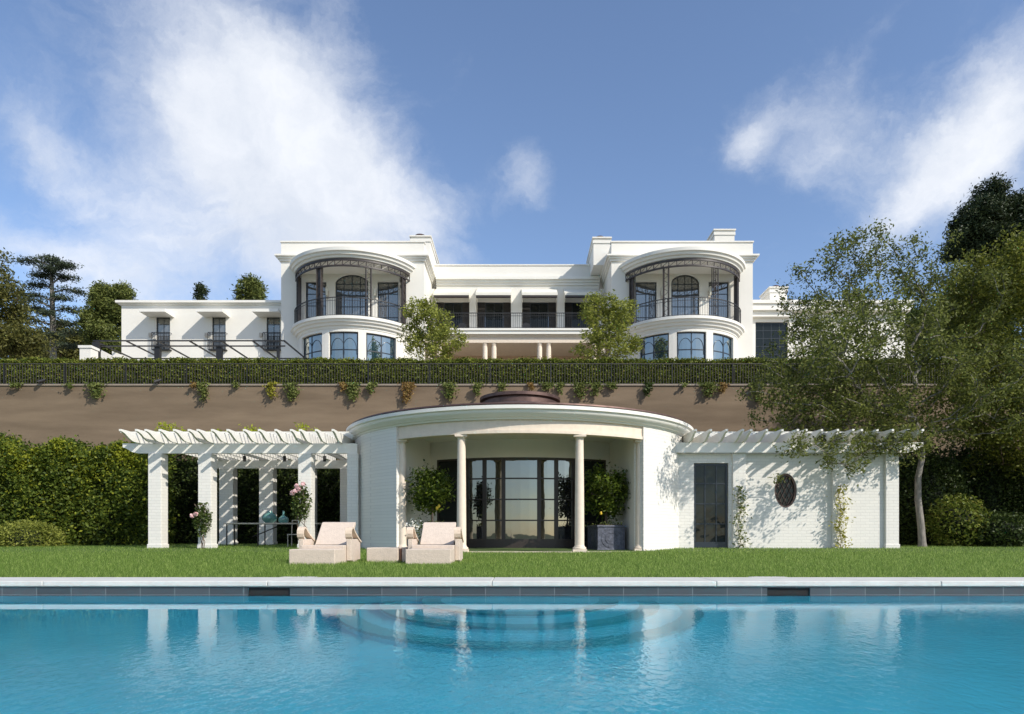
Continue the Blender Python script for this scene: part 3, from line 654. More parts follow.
# wall with an oval hole: ring of quads between oval and rectangle
def oval_wall(mb, x0, x1, z0, z1, y0, y1, cx_, cz, a, b, K=48):
    vs = []; 
    for i in range(K):
        t = 2*PI*i/K; c, s = math.cos(t), math.sin(t)
        kx = ((x1-cx_) if c > 0 else (cx_-x0))/max(abs(c), 1e-6); kz = ((z1-cz) if s > 0 else (cz-z0))/max(abs(s), 1e-6); k = min(kx, kz)
        ox, oz = cx_+c*k, cz+s*k
        vs += [(cx_+a*c, y0, cz+b*s), (ox, y0, oz), (cx_+a*c, y1, cz+b*s), (ox, y1, oz)]
    fs = []
    for i in range(K):
        p, q = 4*i, 4*((i+1) % K); fs += [(p, p+1, q+1, q), (p+2, q+2, q+3, p+3), (p, q, q+2, p+2)]
    for (cx2, cz2) in ((x0, z0), (x1, z0), (x1, z1), (x0, z1)):  # fill corners
        best = sorted(range(K), key=lambda i: (vs[4*i+1][0]-cx2)**2+(vs[4*i+1][2]-cz2)**2)[:2]
        i, j = best; n = len(vs); vs += [(cx2, y0, cz2)]; fs += [(4*i+1, n, 4*j+1)]
    mb.add(vs, fs)
oval_wall(m, xa, PX(833, YF)-.003, .1, ZP-.006, YF+.12, YF+.37, ovx, ovz, ova, ovb); m.build('wing_wall', 'brick', ph)
m = MB(); m.box(PX(833, YF)+PWD+.003, PX(886, YF)-.003, YF+.12, YF+.37, .1, ZP-.006); m.build('wing_wall', 'brick', ph)
m = MB(); m.box(XR-.3, XR, YF+.46, YR, .1, ZP-.006); m.box(4.6, XR-.31, YR-.3, YR, .1, ZP-.006); m.build('wing_side_wall', 'brick', ph)
m = MB(); m.box(4.4, XR-.02, YF+.36, YR-.31, ZP-.12, ZP-.02); m.build('flat_roof', 'stucco', ph)
window(ph, xd0+.01, xd1-.01, gz(YF)+.02, zd-.01, flat(YF+.17), 3, 4, fw=.07, fm='navy', pm='pane_dark', dep=.06, name='wing_door', kick=.12)
# oval window: bronze ring, lattice, glass
m = MB(); K = 40; y0 = YF+.2
for i in range(K):
    t, t2 = 2*PI*i/K, 2*PI*(i+1)/K; q = [(ovx+(ova-.0)*math.cos(t), ovz+ovb*math.sin(t)), (ovx+ova*math.cos(t2), ovz+ovb*math.sin(t2)), (ovx+(ova-.06)*math.cos(t2), ovz+(ovb-.06)*math.sin(t2)), (ovx+(ova-.06)*math.cos(t), ovz+(ovb-.06)*math.sin(t))]
    m.prism(q, flat(0), y0-.05, y0+.05)
for k in range(-3, 4):
    for s in (-1, 1):
        pts = []
        for j in range(21):
            zz = -ovb+.05+(2*ovb-.1)*j/20; xx = k*.16+s*zz*.5
            if (xx/(ova-.04))**2+(zz/(ovb-.04))**2 < 1: pts.append((ovx+xx, y0-.01*s, ovz+zz))
        if len(pts) > 1: m.tube(pts[0], pts[-1], .012, n=4)
ow = m.build('oval_window', 'brown_metal', ph); m = MB(); m.prism([(ovx+(ova-.03)*math.cos(2*PI*i/K), ovz+(ovb-.03)*math.sin(2*PI*i/K)) for i in range(K)], flat(0), y0+.03, y0+.04); m.build('pane', 'pane_dark', ow)

# rafters with scrolled tips + beams
def rafter(parent, x, ya, yb, mirror=False):
    z0 = ZB+.004; h_ = .30; po = [(ya, z0+h_), (yb, z0+h_), (yb, z0), (ya+.72, z0), (ya+.60, z0+.02), (ya+.42, z0+.09), (ya+.22, z0+.19), (ya+.08, z0+.225), (ya, z0+.235)]
    mb = MB(); mb.prism(po, side(x), -.035, .035); return mb.build('rafter', 'trim', parent)
def rset(x0, x1, special, step=.475):
    xs = []; x = x0
    while x < x1: xs.append(x); x += step
    return xs
def beam(parent, x0, x1, y, scroll=0, m_='trim', w=.16):
    mb = MB(); 
    if scroll < 0: po = [(x0, ZB), (x1, ZB), (x1, ZP), (x0+.50, ZP), (x0+.30, ZP+.05), (x0+.12, ZP+.16), (x0, ZP+.20)]
    elif scroll > 0: po = [(x0, ZB), (x0, ZP), (x1-.5, ZP), (x1-.3, ZP+.05), (x1-.12, ZP+.16), (x1, ZP+.2), (x1, ZB)]
    else: po = [(x0, ZB), (x1, ZB), (x1, ZP), (x0, ZP)]
    mb.prism(po, flat(0), y, y+w); return mb.build('beam', m_, parent)
pg = thing('pergola', 'white timber pergola on brick pillars left of the round pool house', 'pergola', (PX(250, 25), 25, .2))
for p in (148, 198, 298): pillar(p, pg)
pillar(347, pg, w=.36)
for p in (219, 259, 300, 340): pillar(p, pg, y=YR, w=.56)
beam(pg, PX(121, YF), PX(356.5, YF), YF+.09, -1); beam(pg, PX(121, YF)+.1, -5.0, YR+.12, -1)
xs = [PX(p, YF-1.0) for p in (120, 136, 145.5, 159.5, 174, 188.7, 197.6, 212, 227.5, 244, 259, 275.5, 291, 300, 316, 332.7)]
for x in sorted(xs): rafter(pg, x, YF-1.0, YR+.9)
m = MB(); y = YF-.2
while y < YR+.8: m.box(PX(124, YF), -5.6, y, y+.035, ZB+.306, ZB+.345); y += .30
m.build('roof_lath', 'trim', pg)
for p in (244.5, 284.5, 324.5):
    x = PX(p, 24.8); z = PZ(461.5, 24.8); mm = MB(); mm.tube((x, 24.8, z), (x, 24.8, z+.20), .055, n=12); mm.tube((x, 24.8, z+.20), (x, 24.8, ZB+.1), .012, n=6)
    lab = {244.5: 'nearest the left pillars', 284.5: 'in the middle left of the third pillar', 324.5: 'nearest the round building'}[p]
    o = mm.build('pendant_lamp', 'black'); tag(o, 'small black lamp hanging in the pergola, '+lab, 'lamp', 'pendant lamps under the pergola')
rp = thing('wing_pergola', 'white timber rafters and beam on top of the right brick wing', 'pergola', (PX(800, 25), 25, ZP))
beam(rp, 4.7, PX(921, YF), YF-.13, 1); beam(rp, 5.2, PX(921, YF)-.1, YR-.2, 1)
xs = [PX(p, YF-1.0) for p in (696, 711, 727, 743, 751.5, 767, 782.5, 798, 806.5, 822, 838, 853.5, 862, 877.5, 893, 908.5, 923)]
for x in sorted(xs): rafter(rp, x, YF-1.0, YR+.4)
m = MB(); y = YF-.2
while y < YR+.3: m.box(5.6, PX(919, YF), y, y+.035, ZB+.306, ZB+.345); y += .30
m.build('roof_lath', 'trim', rp)

# ================================================================== MANSION
mn = thing('mansion', 'large white two storey mansion with round balcony bays on the upper terrace', 'building', (0, 43, WZ))
YB, YC = 40.7, 44.2; ZT, ZK1, ZK0 = 18.21, 17.34, 16.85; ZS = 12.96; G0 = WZ-.02
def cornice_box(parent, x0, x1, yf, yb, ztop, zbot, steps=((.0, .0), (.10, .3), (.18, .55), (.30, .8)), name='cornice', m_='trim'):
    mb = MB(); H = ztop-zbot
    for i, (o_, t) in enumerate(steps):
        t2 = steps[i+1][1] if i+1 < len(steps) else 1.0
        mb.box(x0-o_, x1+o_, yf-o_-.004, yb+.002*i, zbot+H*t+(.001 if i else 0), zbot+H*t2)
    return mb.build(name, m_, parent)
def bay(xc, x0, x1, wins, doors, mir=1):
    # upper flat wall behind the balcony with door openings
    ops = [(a, b, ZS+.02, z) for a, b, z, _ in doors]
    m = MB(); wall_open(m, x0, x1, ZS-.3, ZK0-.002, 0, .3, ops, flat(YB))
    for a, b, z, ar in doors:   # spandrels of the arched door
        if ar:
            K = 10; c = (a+b)/2; w = (b-a)/2
            for s in (-1, 1):
                pts = [(c+s*w*math.cos(PI/2*i/K), z-ar+ar*math.sin(PI/2*i/K)) for i in range(K+1)]
                for p, q in zip(pts, pts[1:]): m.prism([p, q, (q[0], z+.001), (p[0], z+.001)], flat(YB+.002), 0, .29)
    m.build('upper_wall', 'stucco', mn)
    for a, b, z, ar in doors: window(mn, a+.004, b-.004, ZS+.03, z-.004, flat(YB+.12), 4 if ar else 2, 4, fw=.06, mw=.045, name='balcony_door', arch=ar, pm='pane_up')
    # lower: flat side pieces plus round bay
    RB = 3.5; CB = 42.0; mp = arc(xc, CB, RB); lim = math.acos((CB-YB)/RB)
    xl, xr = xc-RB*math.sin(lim), xc+RB*math.sin(lim)
    for a, b in ((x0, xl), (xr, x1)): m = MB(); m.box(a, b, YB, YB+.3, G0, ZS-.302); m.build('lower_wall', 'stucco', mn)
    ops = [(a, b, 9.2, 12.18) for a, b in wins]
    m = MB(); wall_open(m, -lim, lim, G0, 12.75, 0, .3, ops, mp, .09); m.build('bay_wall', 'stucco', mn)
    for a, b in wins: window(mn, a+.001, b-.001, 9.21, 12.175, mp_in(xc, CB, RB), 2, 3, fw=.07, mw=.06, name='bay_window', arcs=True, pm='pane_low', seg=.09)
    # slab with stepped mouldings
    m = MB(); L2 = math.acos((CB-YB)/3.92)
    m.lathe([(1.0, 12.35), (RB+.03, 12.35), (RB+.06, 12.48), (RB+.16, 12.50), (RB+.20, 12.62), (RB+.30, 12.66), (RB+.34, 12.78), (RB+.42, 12.80), (RB+.42, ZS), (1.0, ZS)], xc, CB, -L2, L2, 48, closed=True); m.build('balcony_slab', 'trim', mn, smooth=True)
    # railing
    RRa = 3.72; L3 = math.acos((CB-YB)/RRa); ma = arc(xc, CB, RRa)
    m = MB(); m.box(-L3, L3, 0, .05, 14.02, 14.06, ma, 36); m.box(-L3, L3, .01, .03, 13.86, 13.88, ma, 36); m.box(-L3, L3, .01, .03, ZS+.09, ZS+.11, ma, 36)
    k = 64
    for i in range(k+1):
        a = -L3+2*L3*i/k; m.tube(ma(a, .02, ZS), ma(a, .02, 14.03), .011, n=4)
    m.build('balcony_railing', 'black', mn)
    # posts
    for i, a in enumerate((-61, -23.5, 23.0, 61)):
        mm = MB(); q = arc(xc, CB, 3.62); w = .04
        if i in (0, 3) or (i == 1 and xc < 0): mm.box(R(a)-.035, R(a)+.035, .05, .16, ZS, 15.95, q)
        for s in (-1, 1): mm.tube(q(R(a)+s*w*1.0, .02, ZS), q(R(a)+s*w, .02, 15.95), .035, n=6)
        for s in (-1, 1): mm.tube(q(R(a)+s*w*1.0, .2, ZS), q(R(a)+s*w, .2, 15.95), .03, n=6)
        kk = 12
        for j in range(kk):
            za, zb = ZS+.1+(2.8)*j/kk, ZS+.1+2.8*(j+1)/kk; s = 1 if j % 2 else -1
            mm.tube(q(R(a)-s*w, .02, za), q(R(a)+s*w, .02, zb), .014, n=4)
        mm.build('lattice_post', 'bronze', mn)
    # metal frieze under the round roof
    m = MB(); q = arc(xc, CB, 3.66); Lf = math.acos((CB-YB)/3.66); m.box(-Lf, Lf, 0, .07, 15.80, 15.89, q, 36); m.box(-Lf, Lf, 0, .07, 16.13, 16.24, q, 36); k = 20
    for i in range(k+1):
        a = -Lf+2*Lf*i/k; m.tube(q(a, .03, 15.85), q(a, .03, 16.2), .03, n=4)
    for i in range(k):
        a, b = -Lf+2*Lf*i/k, -Lf+2*Lf*(i+1)/k; m.tube(q(a, .03, 15.87), q(b, .03, 16.18), .016, n=4)
    m.build('metal_frieze', 'bronze', mn)
    # round roof cornice
    m = MB(); L4 = math.acos((CB-YB)/4.0)
    m.lathe([(.8, 16.26), (3.55, 16.26), (3.70, 16.28), (3.74, 16.38), (3.84, 16.42), (3.88, 16.54), (3.97, 16.58), (3.98, 16.76), (.8, 16.80)], xc, CB, -L4, L4, 56, closed=True); m.build('round_roof', 'trim', mn, smooth=True)
    # block parapet, cornice, side walls
    m = MB(); m.box(x0, x1, YB-.002, YB+.3, ZK1, ZT-.08); m.box(x0-.05, x1+.05, YB-.06, YB+.36, ZT-.078, ZT); m.build('parapet', 'stucco', mn)
    for s, xx in ((-1, x0), (1, x1)):
        m = MB(); a, b = (xx, xx+.3) if s < 0 else (xx-.3, xx)
        m.box(a, b, YB+.302, 52, G0, ZK0-.002); m.box(a, b, YB+.362, 52, ZK1+.001, ZT-.08); m.build('side_wall', 'stucco', mn)
    cornice_box(mn, x0, x1, YB, 52, ZK1, ZK0)
    m = MB(); m.box(x0+.31, x1-.31, YB+.37, 52, ZK1+.0, ZK1+.05); m.build('roof_deck', 'gray_roof', mn)
    # wall lanterns
    for dx in (-1.42, 1.42):
        x = (doors[1][0]+doors[1][1])/2+dx; mm = MB(); mm.tube((x, YB-.02, 15.15), (x, YB-.22, 15.2), .02, n=6); mm.box(x-.07, x+.07, YB-.03, YB-.003, 14.75, 15.25)
        l = mm.build('wall_lantern', 'wood', mn); mm = MB(); mm.lathe([(.01, 14.88), (.06, 14.9), (.10, 15.3), (.06, 15.4), (.01, 15.45)], x, YB-.24, n=10); mm.build('lamp_shade', 'lampglass', l)
def mp_in(xc, CB, RB): return arc(xc, CB, RB-.12)
wn_ = [(R(-52), R(-21)), (R(-13.8), R(13.8)), (R(21), R(52))]
bay(-9.98, -14.24, -5.72, wn_, [(-12.8, -11.55, 15.8, 0), (-11.02, -9.05, 16.24, .55), (-8.5, -7.25, 15.8, 0)])
bay(9.7, 5.45, 13.88, wn_, [(6.9, 8.15, 15.8, 0), (9.02, 10.70, 16.24, .55), (11.25, 12.45, 15.8, 0)])
XL, XRR = -5.72, 5.45
# central recess
m = MB(); m.box(XL, XRR, YC, YC+.35, ZK1, ZT-.08); m.box(XL, XRR, YC-.05, YC+.4, ZT-.078, ZT); m.build('parapet', 'stucco', mn)
m = MB(); m.box(XL+.31, XRR-.31, YC-.001, YC+.35, 16.64, ZK0); m.build('frieze', 'stucco', mn)
m = MB()
for o_, za, zb in ((.1, ZK0+.001, 17.0), (.2, 17.001, 17.15), (.34, 17.151, 17.338)): m.box(XL+.31, XRR-.31, YC-o_, YC+.35, za, zb)
m.build('cornice', 'trim', mn)
m = MB(); m.box(XL+.01, XRR-.01, YC+.41, 52, ZK1, ZK1+.05); m.build('roof_deck', 'gray_roof', mn)
for a, b in ((424.5, 434.5), (469.4, 476.3), (511, 522), (557, 564.6), (599.5, 606)):
    mm = MB(); mm.box(PX(a, YC), PX(b, YC), YC, YC+.5, ZS+.001, 16.638); mm.build('loggia_pier', 'stucco', mn)
YW = 45.0; ZL = 16.05
bays = [(434.5, 469.4), (476.3, 511), (522, 557), (564.6, 599.5)]
m = MB(); wall_open(m, XL+.3, XRR-.3, ZS-.2, 16.64, 0, .25, [(PX(a, YC)+.02, PX(b, YC)-.02, ZS+.01, ZL) for a, b in bays], flat(YW)); m.build('loggia_wall', 'stucco', mn)
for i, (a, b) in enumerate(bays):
    xa, xb = PX(a, YC)+.02, PX(b, YC)-.02
    for q in ((xa, xa+.5), (xb-.5, xb)):
        mm = MB(); mm.box(q[0], q[1], YW+.02, YW+.07, ZS+.03, ZL-.02)
        for k in range(26): z = ZS+.15+k*.11; mm.box(q[0]+.05, q[1]-.05, YW+.005, YW+.018, z, z+.05)
        mm.build('shutter', 'shutter', mn)
    window(mn, xa+.505, xb-.505, ZS+.03, ZL-.01, flat(YW+.08), 2, 3, fw=.07, name='loggia_door', pm='pane_dark')
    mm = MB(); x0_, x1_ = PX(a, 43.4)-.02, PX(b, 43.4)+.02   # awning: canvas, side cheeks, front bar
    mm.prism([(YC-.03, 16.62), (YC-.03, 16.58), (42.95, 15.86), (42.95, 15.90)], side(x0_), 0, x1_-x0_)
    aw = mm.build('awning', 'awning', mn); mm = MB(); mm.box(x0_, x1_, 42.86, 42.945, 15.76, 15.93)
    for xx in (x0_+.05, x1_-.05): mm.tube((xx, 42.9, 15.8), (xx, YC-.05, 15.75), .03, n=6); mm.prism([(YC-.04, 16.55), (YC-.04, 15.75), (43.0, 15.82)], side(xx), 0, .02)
    mm.build('front_bar', 'awning', aw); mm = MB(); mm.box(x0_+.03, x1_-.03, 42.88, 43.05, 15.64, 15.755); mm.build('shadow_strip', 'bronze', aw)  # dark strip added below the front bar in place of the awning's shadow line
m = MB(); m.box(XL+.0, XRR-.0, 40.62, YW, 12.66, ZS); m.box(XL+.0, XRR-.0, 40.55, 40.62, 12.86, ZS+.02); m.build('balcony_slab', 'trim', mn)
m = MB(); m.box(XL+.0, XRR-.0, 40.85, YC, 12.2, 12.55); m.box(XL+.0, XRR-.0, 40.78, 41.2, 12.551, 12.655); m.build('colonnade_beam', 'limestone', mn)
m = MB(); zt = 13.93; m.box(XL, XRR, 40.63, 40.67, zt-.04, zt); m.box(XL, XRR, 40.64, 40.66, zt-.2, zt-.18); m.box(XL, XRR, 40.64, 40.66, ZS+.08, ZS+.10); x = XL+.05
while x < XRR: m.box(x, x+.018, 40.64, 40.66, ZS, zt-.03); x += .125
m.build('balcony_railing', 'black', mn)
for p in (430.5, 439.5, 485, 494, 539.6, 548.6, 594, 603):
    x = PX(p, 41.05); mm = MB(); mm.lathe([(.15, G0), (.15, 8.2), (.155, 8.2), (.15, 11.9), (.13, 12.08), (.17, 12.1), (.17, 12.197), (.01, 12.197)], x, 41.05, n=16); mm.build('colonnade_column', 'limestone', mn, smooth=True)
m = MB(); m.box(XL+.3, XRR-.3, 43.9, 44.1, G0, 12.7); m.build('ground_floor_wall', 'peach', mn)
for p in (458, 516, 574):
    window(mn, PX(p, 43.9)-.8, PX(p, 43.9)+.8, 8.0, 10.4, flat(43.82), 2, 3, name='ground_floor_door', pm='pane_dark')
# balcony furniture: chair backs behind the railing
for p, lab in ((462, 'leftmost, half behind the leafy tree'), (526, 'between the two middle piers')):
    x = PX(p, 42.2); mm = thing('balcony_chair', 'dark metal chair on the central balcony, '+lab, 'chair', (x, 42.2, ZS), 'chairs on the central balcony')
    q = MB(); q.box(x-.25, x+.25, 41.95, 42.4, ZS+.42, ZS+.46); q.build('seat', 'black', mm)
    q = MB(); q.prism([(x-.25, ZS+.46), (x+.25, ZS+.46), (x+.25, ZS+.8), (x+.12, ZS+.9), (x-.12, ZS+.9), (x-.25, ZS+.8)], flat(42.4), 0, .03); q.build('backrest', 'black', mm)
    for sx in (-.22, .22):
        for yy in (41.98, 42.38): q = MB(); q.tube((x+sx, yy, ZS+.001), (x+sx, yy, ZS+.42), .015, n=6); q.build('leg', 'black', mm)
# chimneys
def chimney(x0, x1, y0, y1, z0, z1, pots, label=None):
    m = MB(); m.box(x0, x1, y0, y1, z0, z1); m.box(x0-.05, x1+.05, y0-.05, y1+.05, z1-.3, z1-.12); m.box(x0-.08, x1+.08, y0-.08, y1+.08, z1+.001, z1+.08); c = m.build('chimney', 'stucco', mn)
    for (px_, w) in pots:
        mm = MB(); mm.lathe([(w, z1+.08), (w, z1+.22), (w*1.15, z1+.24), (w*.9, z1+.34), (.01, z1+.38)], px_, (y0+min(y1, y0+1.2))/2, n=14); mm.build('chimney_cap', 'copper', c, smooth=True)
chimney(-6.75, -5.55, 42.2, 50, ZK1+.04, PZ(237, 42.2), [(-6.25, .35)])
chimney(PX(593.5, 42.2), PX(610.5, 42.2), 42.2, 46, ZK1+.04, PZ(238.5, 42.2), [(PX(600, 42.7), .27)])
chimney(PX(714.5, 45), PX(734.5, 45), 45, 47, ZK1+.04, PZ(230.5, 45), [(PX(718+5*i, 45), .10) for i in range(4)])
# left wing
YL = 42.0; x0, x1 = PX(121.5, YL)-.25, -14.24; z1, z0 = PZ(301.5, YL), PZ(307, YL)
wd = [(156, 170), (212, 225.6), (266.5, 280)]
m = MB(); wall_open(m, x0+.25, x1, G0, z0, 0, .3, [(PX(a, YL), PX(b, YL), PZ(350, YL), PZ(315.5, YL)) for a, b in wd], flat(YL)); m.box(x0+.25, x0+.5, YL+.302, 52, G0, z0); m.build('wing_wall', 'stucco', mn)
cornice_box(mn, x0+.25, x1, YL, 51.9, z1, z0, ((.0, 0), (.12, .35), (.25, .6)))
for a, b in wd:
    window(mn, PX(a, YL)+.005, PX(b, YL)-.005, PZ(350, YL)+.01, PZ(315.5, YL)-.01, flat(YL+.1), 2, 4, fw=.06, name='wing_window', pm='pane_up')
    c = PX((a+b)/2-1.5, YL); mm = MB(); mm.box(c-.78, c+.78, YL-1.1, YL-.003, PZ(311.6, YL-1.1), PZ(308.6, YL-1.1)); mm.build('window_hood', 'trim', mn)
    mm = MB(); xa, xb = PX(a, YL)-.12, PX(b, YL)+.12; zb, zt = PZ(350, YL), PZ(334, YL); k = 12
    mm.box(xa, xb, YL-.30, YL-.27, zt, zt+.03); mm.box(xa, xb, YL-.30, YL-.003, zb-.06, zb-.01)
    for i in range(k+1): u = xa+(xb-xa)*i/k; mm.box(u-.012, u+.012, YL-.295, YL-.275, zb-.01, zt)
    for u in (xa, xb-.02): mm.box(u, u+.02, YL-.27, YL-.003, zt, zt+.03)
    for i in range(k): u = xa+(xb-xa)*i/k; mm.tube((u, YL-.285, zb), (u+(xb-xa)/k, YL-.285, zt-.4), .010, n=4)
    mm.build('juliet_railing', 'black', mn)
    for q in (-.9,):
        mm = MB(); u = PX(a, YL)-.32; zz = PZ(335.5, YL); mm.box(u-.08, u+.08, YL-.12, YL-.003, zz-.1, zz+.14); mm.build('wall_light', 'wood', mn)
# right wing
YX = 43.5; x0, x1 = 13.9, PX(905, YX); zt_, zb_ = PZ(303, YX), PZ(312.5, YX)
xa, xb, za, zb = PX(755.5, YX), PX(788, YX), PZ(362, YX), PZ(322, YX)
m = MB(); wall_open(m, x0, x1, G0, zb_, 0, .3, [(xa, xb, za, zb)], flat(YX)); m.box(x1-.3, x1, YX+.302, 52, G0, zb_); m.build('wing_wall', 'stucco', mn)
m = MB(); m.box(x0, x1+.2, YX-.5, 52, zb_+.001, zb_+.40); m.box(x0, x1+.25, YX-.6, 51.9, zb_+.401, zt_); m.build('roof_fascia', 'trim', mn)
m = MB(); m.box(x0, PX(790, YX), YX-.3, YX-.003, zb_-.35, zb_); m.build('window_hood', 'trim', mn)
window(mn, xa+.005, xb-.005, za+.01, zb-.01, flat(YX+.1), 4, 5, fw=.06, name='wing_window', pm='pane_dark')
chimney(PX(770, 46), PX(787, 46), 46, 47.8, zt_-.1, PZ(288, 46), [(PX(776, 46.5), .25)])

# black metal terrace arbour, left
ar = thing('terrace_arbour', 'open black metal arbour frame in front of the left wing', 'arbour', (PX(180, 37), 37, WZ))
za = PZ(340, 36); ya, yb = 36., 39.6; xa, xb = PX(93, 36), PX(285, 36)
m = MB()
for z in (za, za-.28): m.box(xa, xb, ya, ya+.07, z-.06, z)
for z in (za, za-.28): m.box(xa, xb, yb, yb+.07, z-.06, z)
m.build('long_rail', 'black', ar)
for i in range(7):
    x = xa+.05+(xb-xa-.1)*i/6; mm = MB(); mm.box(x-.035, x+.035, ya+.072, yb-.002, za-.07, za-.005); mm.build('cross_rail', 'black', ar)
for p in (156, 218, 277): mm = MB(); x = PX(p, 36); w = .28 if p != 277 else .1; mm.box(x-w/2, x+w/2, ya+.08, ya+.3, G0, za-.34); mm.build('post', 'black', ar)
for p in (93, 140, 187): mm = MB(); x = PX(p, 39.6); mm.box(x-.05, x+.05, yb+.01, yb+.06, G0, za-.34); mm.build('post', 'black', ar)
gp = thing('gate_pier', 'square white capped pier at the left end of the black arbour', 'pier', (PX(85.5, 35), 35, WZ)); x0, x1 = PX(79.5, 35), PX(91, 35)
m = MB(); m.box(x0, x1, 35, 35.6, G0, PZ(348, 35)); m.build('shaft', 'stucco', gp, bev=.01); m = MB(); m.box(x0-.05, x1+.05, 34.95, 35.65, PZ(348, 35)+.001, PZ(345.5, 35)); m.build('cap', 'trim', gp)
m = MB(); m.box(PX(92, 35.7), PX(98.5, 35.7), 35.7, 35.9, G0, PZ(342, 35.7)); o = m.build('metal_panel', 'black'); tag(o, 'dark metal panel standing right of the white pier', 'panel')
m = MB(); x0, x1 = PX(99, 37), PX(122, 37); m.prism([(x0, G0), (x1, G0), (x1, PZ(361, 37)), (x0, PZ(349, 37))], flat(37), 0, .3); o = m.build('stair_wall', 'stucco'); tag(o, 'white sloping stair wall behind the arbour at left', 'wall')
for k in range(1):
    m = MB(); m.prism([(PX(112, 38), G0), (PX(140, 38), G0), (PX(140, 38), PZ(362, 38)), (PX(112, 38), PZ(351, 38))], flat(38), 0, .2); o = m.build('stair_wall', 'stucco'); tag(o, 'second white sloping stair wall, nearer the left wing', 'wall')

# ================================================================== TREES
def blob(px, py, d, rx, ry, rd=None, w=1.0): return ((PX(px, d), d, PZ(py, d)), (rx*d/F, (rd or rx)*d/F, ry*d/F), w)
d = 36.0
tree('terrace_tree', 'airy light green young tree before the left round bay', 'tree', [(PX(433, d), d, WZ), (PX(434, d), d, 9.2), (PX(432, d), d, 11.0), (PX(431, d), d, 12.2)], .07,
     [blob(431, 322, d, 24, 20, None, 1), blob(418, 312, d, 15, 13, None, .4), blob(448, 340, d, 17, 14, None, .5), blob(432, 345, d, 31, 14, None, .7), blob(412, 338, d, 12, 14, None, .3)], 190, 6800, .17, 'leaf_olive', spread=.13, group='young trees on the upper terrace', start=.3)
tree('terrace_tree', 'airy light green young tree before the right round bay', 'tree', [(PX(609, d), d, WZ), (PX(608, d), d, 9.2), (PX(610, d), d, 11.0), (PX(609, d), d, 12.4)], .07,
     [blob(608, 320, d, 27, 26, None, 1.2), blob(596, 308, d, 14, 12, None, .3), blob(622, 312, d, 13, 13, None, .3), blob(604, 345, d, 34, 13, None, .7), blob(632, 345, d, 10, 10, None, .2)], 220, 8600, .17, 'leaf_olive', spread=.13, group='young trees on the upper terrace', start=.3)
# big foreground tree at right
d = 24.0; T = lambda px, py, dd=0: tuple(P3(px, py, d+dd))
tree('garden_tree', 'spreading airy tree with slim grey trunk at the right of the lawn', 'tree', [(PX(922.5, d), d, .16), T(921, 525), T(918, 500), T(918, 478), T(922, 458), T(923, 440), T(917, 425), T(905, 405)], .125,
     [blob(925, 375, 23.5, 95, 50, 85, 1.2), blob(865, 345, 24, 75, 65, 80, 1.2), blob(828, 300, 24, 45, 48, 50, .6), blob(855, 255, 24, 32, 28, 40, .4), blob(920, 262, 24, 36, 30, 40, .35), blob(800, 365, 23.9, 46, 36, 60, .6),
      blob(815, 412, 23.6, 44, 26, 40, .5), blob(880, 420, 23.4, 56, 28, 60, .7), blob(990, 400, 23.5, 60, 45, 70, .7), blob(842, 455, 21.4, 28, 22, 25, .14), blob(790, 440, 21.2, 20, 14, 25, .08), blob(950, 310, 24, 50, 50, 60, .6),
      blob(825, 340, 19.5, 45, 28, 50, .26), blob(860, 320, 20, 60, 40, 60, .26), blob(870, 440, 22.1, 60, 16, 25, .35), blob(900, 440, 22.2, 44, 18, 40, .25), blob(778, 400, 23.6, 34, 24, 40, .3), blob(850, 400, 23.4, 70, 26, 60, .4)],
     760, 48000, .135, 'leaf_tree', spread=.15, tip=.011, asp=.42, start=.62, jit=.14)
d = 25.5
tree('olive_green_tree', 'broad olive-green tree cut off by the right picture edge', 'tree', [(PX(1048, d), d, .2), (PX(1046, d), d, 2.2), (PX(1042, d), d, 4.4), (PX(1040, d), d, 6)], .2,
     [blob(1010, 330, d, 70, 80, 90, 1.3), blob(985, 290, d, 38, 38, 60, .5), blob(1030, 270, d, 60, 30, 70, .6), blob(990, 400, d, 60, 40, 60, .6), blob(1060, 400, d, 90, 80, 90, 1.0), blob(1015, 445, d, 60, 25, 60, .4)],
     480, 52000, .15, 'leaf_right', bark='bark_dark', spread=.24, asp=.42, droop=.5, start=.4)
